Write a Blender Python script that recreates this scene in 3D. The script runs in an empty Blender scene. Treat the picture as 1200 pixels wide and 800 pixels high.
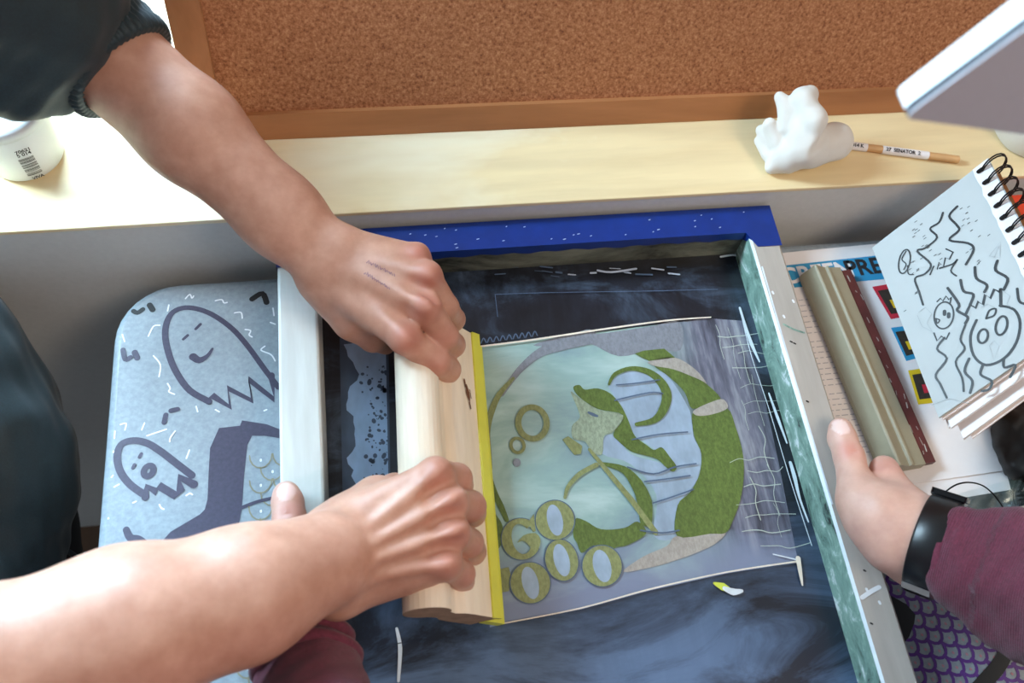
import bpy, bmesh, math, random
import numpy as np
from mathutils import Vector, Matrix
random.seed(7); rng = np.random.default_rng(7)
COL = bpy.context.scene.collection
# ------------------------------------------------------------------ camera frame
F = 1050.0
CX, CY = 600.0, 400.0
M = np.array([[0.98800, -0.07526, 0.13507], [-0.12870, -0.88350, 0.45039], [0.08545, -0.46231, -0.88259]])
Xa = np.array([7680., -585., F]); Da = np.array([-300., -2060., F])
Da /= np.linalg.norm(Da); Xa -= Da * (Xa @ Da); Xa /= np.linalg.norm(Xa)
Za = np.cross(Xa, Da); Za = Za if Za[1] < 0 else -Za
M = np.array([Xa, Da, Za])
T = 0.74
EYE = np.array([0, 0, T + 0.72])
def ray(u, v):
    return M @ np.array([(u - CX) / F, (v - CY) / F, 1.0])
def at(u, v, z):
    r = ray(u, v); return EYE + r * ((z - EYE[2]) / r[2])
def J(u, v, d):
    return EYE + ray(u, v) * d
def onplane(u, v, p0, n):
    r = ray(u, v); return EYE + r * (((p0 - EYE) @ n) / (r @ n))
def nrm(a):
    a = np.asarray(a, float); return a / np.linalg.norm(a)
# ------------------------------------------------------------------ materials
def sl(c):
    return tuple((x / 12.92 if x <= .04045 else ((x + .055) / 1.055) ** 2.4) for x in c)
class NT:
    def __init__(s, name):
        s.m = bpy.data.materials.new(name); s.m.use_nodes = True
        s.t = s.m.node_tree; s.b = s.t.nodes['Principled BSDF']; s.o = s.t.nodes['Material Output']
    def n(s, kind, **kw):
        x = s.t.nodes.new(kind)
        for k, v in kw.items():
            if k.startswith('_'): setattr(x, k[1:], v)
            else: x.inputs[k.replace('__', ' ')].default_value = v
        return x
    def l(s, a, ao, b, bi):
        s.t.links.new(a.outputs[ao], b.inputs[bi])
    def coord(s, scale=(1, 1, 1), kind='Object', rot=(0, 0, 0)):
        tc = s.n('ShaderNodeTexCoord'); mp = s.n('ShaderNodeMapping'); s.l(tc, kind, mp, 'Vector')
        mp.inputs['Scale'].default_value = scale; mp.inputs['Rotation'].default_value = rot
        return mp
    def noise(s, co, scale=5, detail=4, rough=.55, dist=0):
        x = s.n('ShaderNodeTexNoise', Scale=scale, Detail=detail, Roughness=rough, Distortion=dist)
        s.l(co, 'Vector', x, 'Vector'); return x
    def ramp(s, src, so, stops, interp='LINEAR'):
        r = s.n('ShaderNodeValToRGB'); cr = r.color_ramp; cr.interpolation = interp
        while len(cr.elements) < len(stops): cr.elements.new(.5)
        for e, (p, c) in zip(cr.elements, stops):
            e.position = p; e.color = (*c, 1) if len(c) == 3 else c
        s.l(src, so, r, 'Fac'); return r
    def mix(s, fac, a, b, blend='MIX'):
        x = s.n('ShaderNodeMix', _data_type='RGBA', _blend_type=blend)
        for sock, v in ((0, fac), (6, a), (7, b)):
            if isinstance(v, tuple) and len(v) == 2 and hasattr(v[0], 'outputs'): s.t.links.new(v[0].outputs[v[1]], x.inputs[sock])
            elif sock == 0: x.inputs[0].default_value = v
            else: x.inputs[sock].default_value = (*v, 1)
        return (x, 2)
    def base(s, v):
        if isinstance(v[0], float) or isinstance(v[0], int): s.b.inputs['Base Color'].default_value = (*v, 1)
        else: s.t.links.new(v[0].outputs[v[1]], s.b.inputs['Base Color'])
    def bump(s, src, so, strength=.3, dist=.001):
        b = s.n('ShaderNodeBump', Strength=strength, Distance=dist); s.l(src, so, b, 'Height')
        s.l(b, 'Normal', s.b, 'Normal'); return b
    def set(s, **kw):
        for k, v in kw.items(): s.b.inputs[k.replace('__', ' ')].default_value = v
        return s
def flat(name, c, rough=.6, var=.12, scale=40, bump=0, **kw):
    """plain colour with a little procedural unevenness"""
    t = NT(name); c = sl(c); co = t.coord(); n = t.noise(co, scale, 4)
    r = t.ramp(n, 'Fac', [(.3, tuple(x * (1 - var) for x in c)), (.7, tuple(min(1, x * (1 + var)) for x in c))])
    t.base((r, 'Color')); t.set(Roughness=rough, **kw)
    if bump: t.bump(n, 'Fac', bump, .001)
    return t.m
def wood(name, c1, c2, axis='x', scale=14, rough=.45, stain=None):
    t = NT(name); sc = {'x': (.12, 1, 1), 'y': (1, .12, 1), 'z': (1, 1, .12)}[axis]
    co = t.coord(sc); n = t.noise(co, scale, 6, .6, 1.2); n2 = t.noise(co, scale * 6, 3, .6)
    r = t.ramp(n, 'Fac', [(.3, sl(c1)), (.7, sl(c2))]); r2 = t.ramp(n2, 'Fac', [(.35, (.82, .80, .78)), (.65, (1, 1, 1))])
    v = t.mix(.6, (r, 'Color'), (r2, 'Color'), 'MULTIPLY')
    if stain:
        co2 = t.coord((.5, 1, 1)); n3 = t.noise(co2, 7, 5, .6, .6); f = t.ramp(n3, 'Fac', [(.55, (0, 0, 0)), (.72, (1, 1, 1))])
        v = t.mix((f, 'Color'), v, sl(stain))
    t.base(v); t.set(Roughness=rough); t.bump(n2, 'Fac', .08, .0006); return t.m
MT = {}
MT['sill'] = wood('pine_sill', (.88, .78, .59), (.94, .86, .69), 'x', 9, .4, (.95, .91, .80))
MT['frame_orange'] = wood('orange_beech', (.62, .40, .24), (.74, .51, .33), 'x', 16)
MT['frame_orange_v'] = wood('orange_beech_upright', (.62, .40, .24), (.74, .51, .33), 'z', 16)
MT['rail'] = wood('pale_rail', (.80, .82, .81), (.88, .90, .89), 'y', 14, .4, (.74, .80, .78))  # cool window brightness is mixed into this rail colour
MT['rail_warm'] = wood('shaded_rail', (.66, .63, .60), (.76, .73, .69), 'y', 14, .4, (.64, .66, .63))  # shade on the right rail is put into this darker, warmer tone
MT['squeegee_wood'] = wood('squeegee_wood', (.92, .85, .74), (.98, .93, .85), 'y', 18, .5)
MT['end_grain'] = flat('squeegee_end_grain', (.62, .50, .40), .7, .2, 120)
MT['pencil_wood'] = flat('pencil_wood', (.80, .62, .42), .6)
MT['floor'] = wood('floor_wood', (.34, .24, .17), (.46, .33, .23), 'y', 8, .5)
def cork():
    t = NT('cork'); co = t.coord(); n = t.noise(co, 330, 5, .75); n2 = t.noise(co, 130, 2)
    r = t.ramp(n, 'Fac', [(.30, sl((.42, .23, .13))), (.46, sl((.65, .42, .27))), (.56, sl((.73, .50, .34))), (.72, sl((.84, .64, .47)))])
    n3 = t.noise(co, 3, 2); r3 = t.ramp(n3, 'Fac', [(.3, (.9, .9, .9)), (.7, (1, 1, 1))])
    v = t.mix(1, (r, 'Color'), (r3, 'Color'), 'MULTIPLY'); t.base(v); t.set(Roughness=.9); t.bump(n, 'Fac', .4, .001); return t.m
MT['cork'] = cork()
MT['wall'] = flat('wall_paint', (.80, .80, .79), .8, .03, 200, .05)
MT['white_paint'] = flat('white_paint', (.9, .9, .9), .5, .03, 60)
def tabletop():
    t = NT('tabletop_plastic'); co = t.coord(); n = t.noise(co, 260, 3); n2 = t.noise(co, 5, 4)
    r = t.ramp(n, 'Fac', [(.3, sl((.54, .58, .61))), (.7, sl((.61, .65, .68)))]); r2 = t.ramp(n2, 'Fac', [(.3, (.9, .9, .9)), (.7, (1, 1, 1))])
    t.base(t.mix(1, (r, 'Color'), (r2, 'Color'), 'MULTIPLY')); t.set(Roughness=.38); t.bump(n, 'Fac', .06, .0005); return t.m
MT['table'] = tabletop()
MT['marker'] = flat('marker_ink', (.25, .23, .31), .45, .18, 300)
MT['marker_black'] = flat('marker_black', (.08, .08, .09), .45, .15, 200)
MT['chalk'] = flat('white_marker', (.90, .91, .92), .5, .05)
MT['gold_ink'] = flat('gold_ink', (.55, .52, .42), .45, .1)
MT['purple_ink'] = flat('purple_ink', (.35, .18, .50), .45, .15, 200)
MT['pink_ink'] = flat('pink_ink', (.72, .50, .55), .5)
MT['metal_leg'] = flat('grey_leg_metal', (.35, .36, .38), .35, .05, 30, Metallic=.8)
MT['tape'] = flat('blue_tape', (.04, .18, .48), .38, .10, 60, .1)
MT['tape_fleck'] = flat('tape_fleck', (.75, .80, .88), .6)
def emulsion():
    t = NT('dark_emulsion'); co = t.coord((1.0, 2.6, 1)); n = t.noise(co, 6, 7, .68, .9)
    co2 = t.coord((6, 1.5, 1)); n2 = t.noise(co2, 9, 5, .65, .4); co3 = t.coord(); n3 = t.noise(co3, 4, 3, .5)
    a = t.ramp(n, 'Fac', [(.36, sl((.06, .07, .09))), (.54, sl((.13, .15, .20))), (.72, sl((.34, .41, .50)))])
    b = t.ramp(n2, 'Fac', [(.40, (.25, .26, .28)), (.66, (1, 1, 1))])
    v = t.mix(.75, (a, 'Color'), (b, 'Color'), 'MULTIPLY')
    # bluish reflected sheen painted into the near half of the screen
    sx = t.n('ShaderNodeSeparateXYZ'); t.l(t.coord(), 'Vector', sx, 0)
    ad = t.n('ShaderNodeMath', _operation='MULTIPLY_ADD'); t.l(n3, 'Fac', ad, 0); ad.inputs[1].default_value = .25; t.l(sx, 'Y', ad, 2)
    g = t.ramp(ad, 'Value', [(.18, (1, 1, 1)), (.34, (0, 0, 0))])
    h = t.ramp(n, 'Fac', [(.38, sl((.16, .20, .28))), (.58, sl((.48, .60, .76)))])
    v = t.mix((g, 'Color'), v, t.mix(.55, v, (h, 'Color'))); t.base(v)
    t.set(Roughness=.33); t.bump(n2, 'Fac', .15, .0006); return t.m
MT['emulsion'] = emulsion()
def haze():
    t = NT('wet_pale_ink'); co = t.coord((1, 2.2, 1)); n = t.noise(co, 9, 5, .6, .5); co2 = t.coord((7, 1, 1)); n2 = t.noise(co2, 14, 5, .6)
    sx = t.n('ShaderNodeSeparateXYZ'); t.l(t.coord(), 'Vector', sx, 0)
    a = t.ramp(n, 'Fac', [(.34, sl((.50, .60, .64))), (.50, sl((.58, .70, .69))), (.66, sl((.70, .80, .79)))])
    d = t.ramp(n2, 'Fac', [(.34, sl((.25, .26, .31))), (.52, sl((.42, .43, .50))), (.70, sl((.60, .62, .66)))])
    ad = t.n('ShaderNodeMath', _operation='MULTIPLY_ADD'); t.l(n, 'Fac', ad, 0); ad.inputs[1].default_value = .06; t.l(sx, 'X', ad, 2)
    g = t.ramp(ad, 'Value', [(.255, (0, 0, 0)), (.305, (1, 1, 1))])
    v = t.mix((g, 'Color'), (a, 'Color'), (d, 'Color'))
    # greyer lavender band towards the lower margin
    ay = t.n('ShaderNodeMath', _operation='MULTIPLY_ADD'); t.l(n, 'Fac', ay, 0); ay.inputs[1].default_value = .08; t.l(sx, 'Y', ay, 2)
    gy = t.ramp(ay, 'Value', [(.18, (1, 1, 1)), (.225, (0, 0, 0))])
    v = t.mix((gy, 'Color'), v, sl((.50, .54, .64))); t.base(v); t.set(Roughness=.3); t.bump(n2, 'Fac', .1, .0005); return t.m
MT['haze'] = haze()
def ink(name, c, dark=.75, sc=420):
    t = NT(name); co = t.coord((1, .5, 1)); n = t.noise(co, sc, 3, .7); c = sl(c); n2 = t.noise(co, 18, 3)
    r = t.ramp(n, 'Fac', [(.35, tuple(x * dark for x in c)), (.65, tuple(min(1, x * 1.2) for x in c))]); r2 = t.ramp(n2, 'Fac', [(.3, (.85, .85, .85)), (.7, (1, 1, 1))])
    t.base(t.mix(1, (r, 'Color'), (r2, 'Color'), 'MULTIPLY')); t.set(Roughness=.42); return t.m
MT['green'] = ink('green_ink', (.38, .46, .22), .7)
MT['khaki'] = ink('khaki_ink', (.54, .57, .38), .8)
MT['face_ink'] = ink('pale_olive_ink', (.60, .66, .57), .75)
MT['pinkgrey'] = ink('pinkish_grey_ink', (.66, .64, .61), .9)
MT['skyblue'] = ink('pale_blue_ink', (.60, .68, .76), .93, 60)
MT['wet_blue'] = ink('wet_blue_strip', (.56, .66, .78), .9, 40); MT['wet_edge'] = ink('wet_dark_strip', (.24, .30, .38), .85, 40)
MT['greyarc'] = ink('grey_violet_ink', (.52, .54, .58), .9)
MT['paleline'] = flat('pale_crackle', (.72, .77, .72), .4)
MT['darkline'] = flat('dark_crackle', (.33, .40, .50), .4)
MT['drip'] = flat('white_wet_drip', (.86, .90, .93), .25)
MT['edge_white'] = flat('film_edge', (.90, .86, .80), .5)
MT['orange'] = flat('orange_smear', (.80, .45, .10), .4)
MT['lime'] = flat('lime_ink', (.80, .85, .30), .4)
MT['red_smear'] = flat('red_smear', (.60, .08, .12), .35)
def painted_inner():
    t = NT('green_stained_rail'); co = t.coord((4, 2.2, 4)); n = t.noise(co, 16, 6, .7, .8); n2 = t.noise(co, 30, 4, .6)
    a = t.ramp(n, 'Fac', [(.34, sl((.12, .14, .14))), (.39, sl((.42, .54, .49))), (.55, sl((.57, .70, .64))), (.64, sl((.90, .93, .93)))])
    t.base((a, 'Color')); t.set(Roughness=.35); t.bump(n2, 'Fac', .2, .001); return t.m
MT['inner'] = painted_inner()
def grimy():
    t = NT('grimy_inner_rail'); co = t.coord((1, 3, 3)); n = t.noise(co, 10, 6, .7, .5)
    a = t.ramp(n, 'Fac', [(.35, sl((.16, .17, .15))), (.55, sl((.42, .43, .38))), (.70, sl((.55, .56, .50)))])
    t.base((a, 'Color')); t.set(Roughness=.4); return t.m
MT['inner_dark'] = grimy()
MT['blade_yellow'] = flat('yellow_rubber', (.84, .84, .30), .4, .06)
MT['knot'] = flat('wood_knot', (.45, .28, .16), .6, .3, 200)
MT['beige'] = flat('beige_profile', (.60, .57, .48), .45, .05, 60)
MT['maroon'] = flat('maroon_rubber', (.36, .16, .15), .5, .25, 40)
MT['paper'] = flat('white_paper', (.90, .88, .88), .75, .02, 60)
MT['paper_grey'] = flat('sketch_paper', (.70, .72, .72), .75, .03, 30)
MT['paper_pink'] = flat('cream_pages', (.90, .84, .81), .8, .02, 40)
MT['p_blue'] = flat('print_blue', (.16, .56, .74), .5, .04)
MT['p_red'] = flat('print_red', (.75, .16, .24), .5, .1)
MT['p_yellow'] = flat('print_yellow', (.85, .72, .12), .5, .05)
MT['p_dark'] = flat('print_dark', (.20, .18, .16), .5, .3, 250)
MT['p_grey'] = flat('print_text', (.66, .66, .70), .6, .05)
MT['graphite'] = flat('graphite', (.62, .64, .65), .6)
MT['wire_black'] = flat('black_wire', (.07, .07, .07), .3, .05, Metallic=.5)
MT['plaster'] = flat('plaster', (.84, .82, .79), .75, .03, 60, .08)
MT['tub'] = flat('white_plastic', (.90, .92, .93), .4, .02)
MT['lid'] = flat('jar_lid', (.84, .83, .79), .4, .04)
MT['label_ink'] = flat('label_ink', (.12, .13, .15), .5)
MT['book_red'] = flat('red_cover', (.78, .22, .10), .45, .08)
MT['book_brown'] = flat('brown_board', (.60, .42, .26), .6, .1)
MT['panel_white'] = flat('panel_white', (.95, .96, .97), .3, .01)
MT['panel_navy'] = flat('panel_navy', (.02, .04, .10), .9, .05)
MT['panel_grey'] = flat('panel_grey', (.72, .71, .73), .5, .03, 300)
MT['strap'] = flat('black_rubber', (.06, .06, .07), .35, .1)
MT['steel'] = flat('steel', (.75, .76, .78), .2, .03, Metallic=1.0)
MT['screen_glass'] = flat('watch_glass', (.03, .03, .04), .08)
MT['dark_stone'] = flat('dark_mottled', (.10, .09, .09), .5, .5, 60, .3)
def clear(name, tint, alpha_mix=.75):
    t = NT(name); tr = t.n('ShaderNodeBsdfTransparent'); tr.inputs[0].default_value = (*tint, 1)
    gl = t.n('ShaderNodeBsdfGlossy', Roughness=.05); fr = t.n('ShaderNodeFresnel', IOR=1.5)
    mx = t.n('ShaderNodeMixShader'); co = t.coord(); n = t.noise(co, 20, 3); r = t.ramp(n, 'Fac', [(.3, (.0, .0, .0)), (.8, (.14, .14, .14))])
    ad = t.n('ShaderNodeMath', _operation='ADD'); t.l(fr, 'Fac', ad, 0); t.l(r, 'Color', ad, 1)
    t.l(ad, 'Value', mx, 0); t.l(tr, 0, mx, 1); t.l(gl, 0, mx, 2); t.l(mx, 0, t.o, 'Surface'); return t.m
MT['glass'] = clear('window_glass', (.96, .98, 1))
MT['acetate'] = clear('clear_acetate', (.86, .92, .93))
def cloth(name, c, rough=.9, sc=900, rib=None, sheen=.3):
    t = NT(name); co = t.coord(); n = t.noise(co, sc, 3, .7); n2 = t.noise(co, 14, 4); c = sl(c)
    r = t.ramp(n, 'Fac', [(.3, tuple(x * .65 for x in c)), (.7, tuple(x * 1.3 for x in c))]); r2 = t.ramp(n2, 'Fac', [(.3, (.85, .85, .85)), (.7, (1.0, 1.0, 1.0))])
    t.base(t.mix(1, (r, 'Color'), (r2, 'Color'), 'MULTIPLY')); t.set(Roughness=rough, Sheen__Weight=sheen)
    if rib:
        at_ = t.n('ShaderNodeAttribute', _attribute_name='ribs'); m1 = t.n('ShaderNodeMath', _operation='SINE'); t.l(at_, 'Fac', m1, 0)
        b = t.n('ShaderNodeBump', Strength=.6, Distance=rib); t.l(m1, 'Value', b, 'Height'); t.l(b, 'Normal', t.b, 'Normal')
    else: t.bump(n, 'Fac', .25, .0008)
    return t.m
MT['jacket'] = cloth('dark_teal_jacket', (.08, .16, .185), .6, 700, sheen=.1)
MT['trousers'] = cloth('black_trousers', (.06, .06, .07), .85, 700, sheen=.05)
MT['sweater'] = cloth('burgundy_knit', (.42, .17, .24), .95, 500, rib=.0005, sheen=.15)
def skin(name, c1, c2, cred):
    t = NT(name); co = t.coord(); n = t.noise(co, 60, 5, .6); n2 = t.noise(co, 700, 3, .6); n3 = t.noise(co, 12, 3)
    a = t.ramp(n, 'Fac', [(.3, sl(c1)), (.7, sl(c2))]); at_ = t.n('ShaderNodeAttribute', _attribute_name='red')
    v = t.mix((at_, 'Fac'), (a, 'Color'), sl(cred))
    at2 = t.n('ShaderNodeAttribute', _attribute_name='nail'); v = t.mix((at2, 'Fac'), v, sl((.93, .80, .76)))
    r3 = t.ramp(n3, 'Fac', [(.35, (.92, .88, .87)), (.65, (1, 1, 1))]); v = t.mix(1, v, (r3, 'Color'), 'MULTIPLY')
    t.base(v); t.set(Roughness=.48); t.b.inputs['Subsurface Weight'].default_value = .12
    t.b.inputs['Subsurface Radius'].default_value = (.012, .005, .003); t.b.inputs['Subsurface Scale'].default_value = 1.0
    t.bump(n2, 'Fac', .12, .0004); return t.m
MT['skin_a'] = skin('skin_warm', (.73, .53, .44), (.81, .62, .53), (.74, .44, .38))
MT['skin_b'] = skin('skin_fair', (.80, .63, .56), (.87, .71, .64), (.80, .52, .46))
MT['hand_ink'] = flat('faded_pen', (.55, .39, .42), .5)
# ------------------------------------------------------------------ object helpers
def tag(o, label=None, cat=None, group=None, kind=None):
    for k, v in (('label', label), ('category', cat), ('group', group), ('kind', kind)):
        if v: o[k] = v
    return o
def empty(name, loc, label=None, cat=None, **kw):
    o = bpy.data.objects.new(name, None); COL.objects.link(o); o.location = loc; o.empty_display_size = .05
    return tag(o, label, cat, **kw)
class MB:
    def __init__(s): s.v = []; s.f = []; s.m = []; s.sm = []
    def add(s, vs, fs, mi=0, smooth=False):
        b = len(s.v); s.v += [tuple(map(float, p)) for p in vs]
        for f in fs: s.f.append([b + i for i in f]); s.m.append(mi); s.sm.append(smooth)
    def box(s, lo, hi, mi=0):
        x0, y0, z0 = lo; x1, y1, z1 = hi
        s.add([(x0, y0, z0), (x1, y0, z0), (x1, y1, z0), (x0, y1, z0), (x0, y0, z1), (x1, y0, z1), (x1, y1, z1), (x0, y1, z1)],
              [(3, 2, 1, 0), (4, 5, 6, 7), (0, 1, 5, 4), (1, 2, 6, 5), (2, 3, 7, 6), (3, 0, 4, 7)], mi)
    def hexa(s, q, d, mi=0, mtop=None):
        """slab: quad q (4 points) extruded by vector d"""
        q = [np.array(p) for p in q]; w = q + [p + d for p in q]
        s.add(w, [(3, 2, 1, 0), (0, 1, 5, 4), (1, 2, 6, 5), (2, 3, 7, 6), (3, 0, 4, 7)], mi); s.add(w[4:], [(0, 1, 2, 3)], mi if mtop is None else mtop)
    def loft(s, loops, mi=0, caps=True, smooth=True, closed=True):
        n = len(loops[0]); vs = [p for L in loops for p in L]; fs = []
        for i in range(len(loops) - 1):
            for j in range(n if closed else n - 1):
                k = (j + 1) % n; fs.append((i * n + j, i * n + k, (i + 1) * n + k, (i + 1) * n + j))
        s.add(vs, fs, mi, smooth)
        if caps: s.add(loops[0], [tuple(range(n))[::-1]], mi); s.add(loops[-1], [tuple(range(n))], mi)
    def lathe(s, prof, c, axis=(0, 0, 1), n=40, mi=0, caps=True):
        a = nrm(axis); e = nrm(np.cross(a, (0, 1, 0) if abs(a[1]) < .9 else (1, 0, 0))); g = np.cross(a, e); c = np.array(c)
        s.loft([[c + a * z + (e * math.cos(2 * math.pi * j / n) + g * math.sin(2 * math.pi * j / n)) * r for j in range(n)] for r, z in prof], mi, caps)
    def tube(s, pts, r, n=8, mi=0, caps=True, closed=False):
        pts = [np.array(p, float) for p in pts]; loops = []; up = np.array([.31, .52, .79]); N = len(pts)
        for i, p in enumerate(pts):
            if closed: t = nrm(pts[(i + 1) % N] - pts[i - 1])
            else: t = nrm(pts[min(i + 1, N - 1)] - pts[max(i - 1, 0)])
            e = nrm(up - t * (up @ t)); g = np.cross(t, e); up = e; rr = r[i] if hasattr(r, '__len__') else r
            loops.append([p + (e * math.cos(2 * math.pi * j / n) + g * math.sin(2 * math.pi * j / n)) * rr for j in range(n)])
        if closed: loops.append(loops[0]); caps = False
        s.loft(loops, mi, caps)
    cnt = 0
    def ribbon(s, pts, w, nor, mi=0, off=.0003, smoothn=4, closed=False):
        MB.cnt += 1; off = off + (MB.cnt % 37) * 6e-6
        pts = [np.array(p, float) for p in pts]; nor = nrm(nor)
        ws = list(w) if hasattr(w, '__len__') else [w] * len(pts)
        if len(pts) > 2 and smoothn > 1: pts, ws = catmull(pts, ws, smoothn, closed)
        elif closed: pts.append(pts[0]); ws.append(ws[0])
        L = []; R = []; N = len(pts)
        for i, p in enumerate(pts):
            if closed: t = pts[(i + 1) % (N - 1)] - pts[(i - 1) % (N - 1)]
            else: t = pts[min(i + 1, N - 1)] - pts[max(i - 1, 0)]
            t = nrm(t + 1e-12); b = np.cross(nor, t) * ws[i] / 2; L.append(p + b + nor * off); R.append(p - b + nor * off)
        s.add(L + R, [(i, N + i, N + i + 1, i + 1) for i in range(N - 1)], mi)
        for e in ((0, N - 1) if not closed else ()):   # round ends
            c = pts[e] + nor * off; t = nrm(pts[0] - pts[1] if e == 0 else pts[-1] - pts[-2]); b = np.cross(nor, t); r = ws[e] / 2
            arc = [c + r * (b * math.cos(a) + t * math.sin(a)) for a in np.linspace(0, math.pi, 7)]
            s.add(arc, [tuple(range(7))], mi)
    def poly(s, pts, nor, mi=0, off=.0003):
        nor = nrm(nor); P = [np.array(p) + nor * off for p in pts]
        a = sum(np.cross(P[i], P[(i + 1) % len(P)]) for i in range(len(P))) @ nor
        s.add(P if a > 0 else P[::-1], [tuple(range(len(P)))], mi)
    def mesh(s, name, mats):
        me = bpy.data.meshes.new(name); me.from_pydata(s.v, [], s.f)
        for m in mats: me.materials.append(m)
        me.polygons.foreach_set('material_index', s.m); me.polygons.foreach_set('use_smooth', s.sm); me.update(); return me
    def build(s, name, mats, parent=None, bevel=0, seg=2, **kw):
        if not isinstance(mats, (list, tuple)): mats = [mats]
        o = bpy.data.objects.new(name, s.mesh(name, mats)); COL.objects.link(o)
        if parent is not None:
            o.parent = parent; o.matrix_parent_inverse = Matrix.Translation(-Vector(world_loc(parent)))
        if bevel:
            b = o.modifiers.new('bevel', 'BEVEL'); b.width = bevel; b.segments = seg; b.limit_method = 'ANGLE'; b.angle_limit = .6
        return tag(o, **kw)
def world_loc(o):
    # every empty sits at the top of its tree and every mesh keeps its vertices in world coordinates
    return o.location if o.parent is None else (0, 0, 0)
def catmull(P, W, n, closed=False):
    N = len(P); out = []; ow = []
    for i in range(N if closed else N - 1):
        g = (lambda k: k % N) if closed else (lambda k: min(max(k, 0), N - 1))
        a, b, c, d = P[g(i - 1)], P[g(i)], P[g(i + 1)], P[g(i + 2)]
        for t in np.arange(n) / n:
            out.append(.5 * (2 * b + (c - a) * t + (2 * a - 5 * b + 4 * c - d) * t * t + (3 * b - a - 3 * c + d) * t ** 3)); ow.append(W[g(i)] * (1 - t) + W[g(i + 1)] * t)
    out.append(P[0] if closed else P[-1]); ow.append(W[0] if closed else W[-1]); return out, ow
def ell(cx, cy, rx, ry, rot=0, n=28, a0=0, a1=360):
    c, s_ = math.cos(math.radians(rot)), math.sin(math.radians(rot)); out = []
    full = abs(a1 - a0) >= 360
    for k in range(n):
        a = math.radians(a0 + (a1 - a0) * k / (n if full else n - 1)); x, y = rx * math.cos(a), ry * math.sin(a)
        out.append((cx + x * c - y * s_, cy + x * s_ + y * c))
    return out
def rrect(x0, x1, y0, y1, r, z, n=8):
    out = []
    for cx, cy, a in ((x1 - r, y1 - r, 0), (x0 + r, y1 - r, 90), (x0 + r, y0 + r, 180), (x1 - r, y0 + r, 270)):
        for k in range(n + 1):
            t = math.radians(a + 90 * k / n); out.append(np.array([cx + r * math.cos(t), cy + r * math.sin(t), z]))
    return out
def glyphs(mb, text, org, ux, uy, size, mi, off=.0004, align='LEFT', font_scale_x=1.0):
    """lettering laid on a surface as part of its mesh"""
    cu = bpy.data.curves.new('lettering', 'FONT'); cu.body = text; cu.size = 1; cu.resolution_u = 3; cu.align_x = align; cu.offset = .028
    o = bpy.data.objects.new('lettering', cu); COL.objects.link(o); dg = bpy.context.evaluated_depsgraph_get()
    me = o.evaluated_get(dg).to_mesh(); vs = [v.co.copy() for v in me.vertices]; fs = [tuple(p.vertices) for p in me.polygons]
    o.evaluated_get(dg).to_mesh_clear(); bpy.data.objects.remove(o); bpy.data.curves.remove(cu)
    ux = np.array(ux, float); uy = np.array(uy, float); n = nrm(np.cross(ux, uy)); org = np.array(org, float)
    mb.add([org + ux * (v.x * size * font_scale_x) + uy * (v.y * size) + n * off for v in vs], fs, mi)
# ------------------------------------------------------------------ organic surfaces: smooth-blended tapered limbs meshed with surface nets
def cap(a, b, ra, rb=None, k=.006, kk=0, ks=.015, sq=None, sub=False):
    return dict(a=np.array(a, np.float32), b=np.array(b, np.float32), ra=ra, rb=ra if rb is None else rb, k=k, kk=kk, ks=ks, sq=sq, sub=sub)
def _d(p, X):
    q = X - p['a']; ab = p['b'] - p['a']
    if p['sq'] is not None:
        n = np.asarray(p['sq'][0], np.float32); f = np.float32(1 / p['sq'][1] - 1)
        q = q + (q @ n)[..., None] * n * f; ab = ab + n * (ab @ n) * f
    L = float(ab @ ab)
    t = np.clip((q @ ab) / L, 0, 1) if L > 1e-10 else np.zeros(q.shape[:-1], np.float32)
    q = q - t[..., None] * ab
    return np.sqrt((q * q).sum(-1)) - (p['ra'] + (p['rb'] - p['ra']) * t)
def _comb(d, p, dp, X):
    k = p['k']
    if p['kk']:
        q = X - p['a']; k = k + p['kk'] * np.exp(-(q * q).sum(-1) / p['ks'] ** 2)
    if p['sub']:
        h = np.maximum(k - np.abs(d + dp), 0) / k; return np.maximum(d, -dp) + h * h * k * .25
    h = np.maximum(k - np.abs(d - dp), 0) / k; return np.minimum(d, dp) - h * h * k * .25
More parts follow.
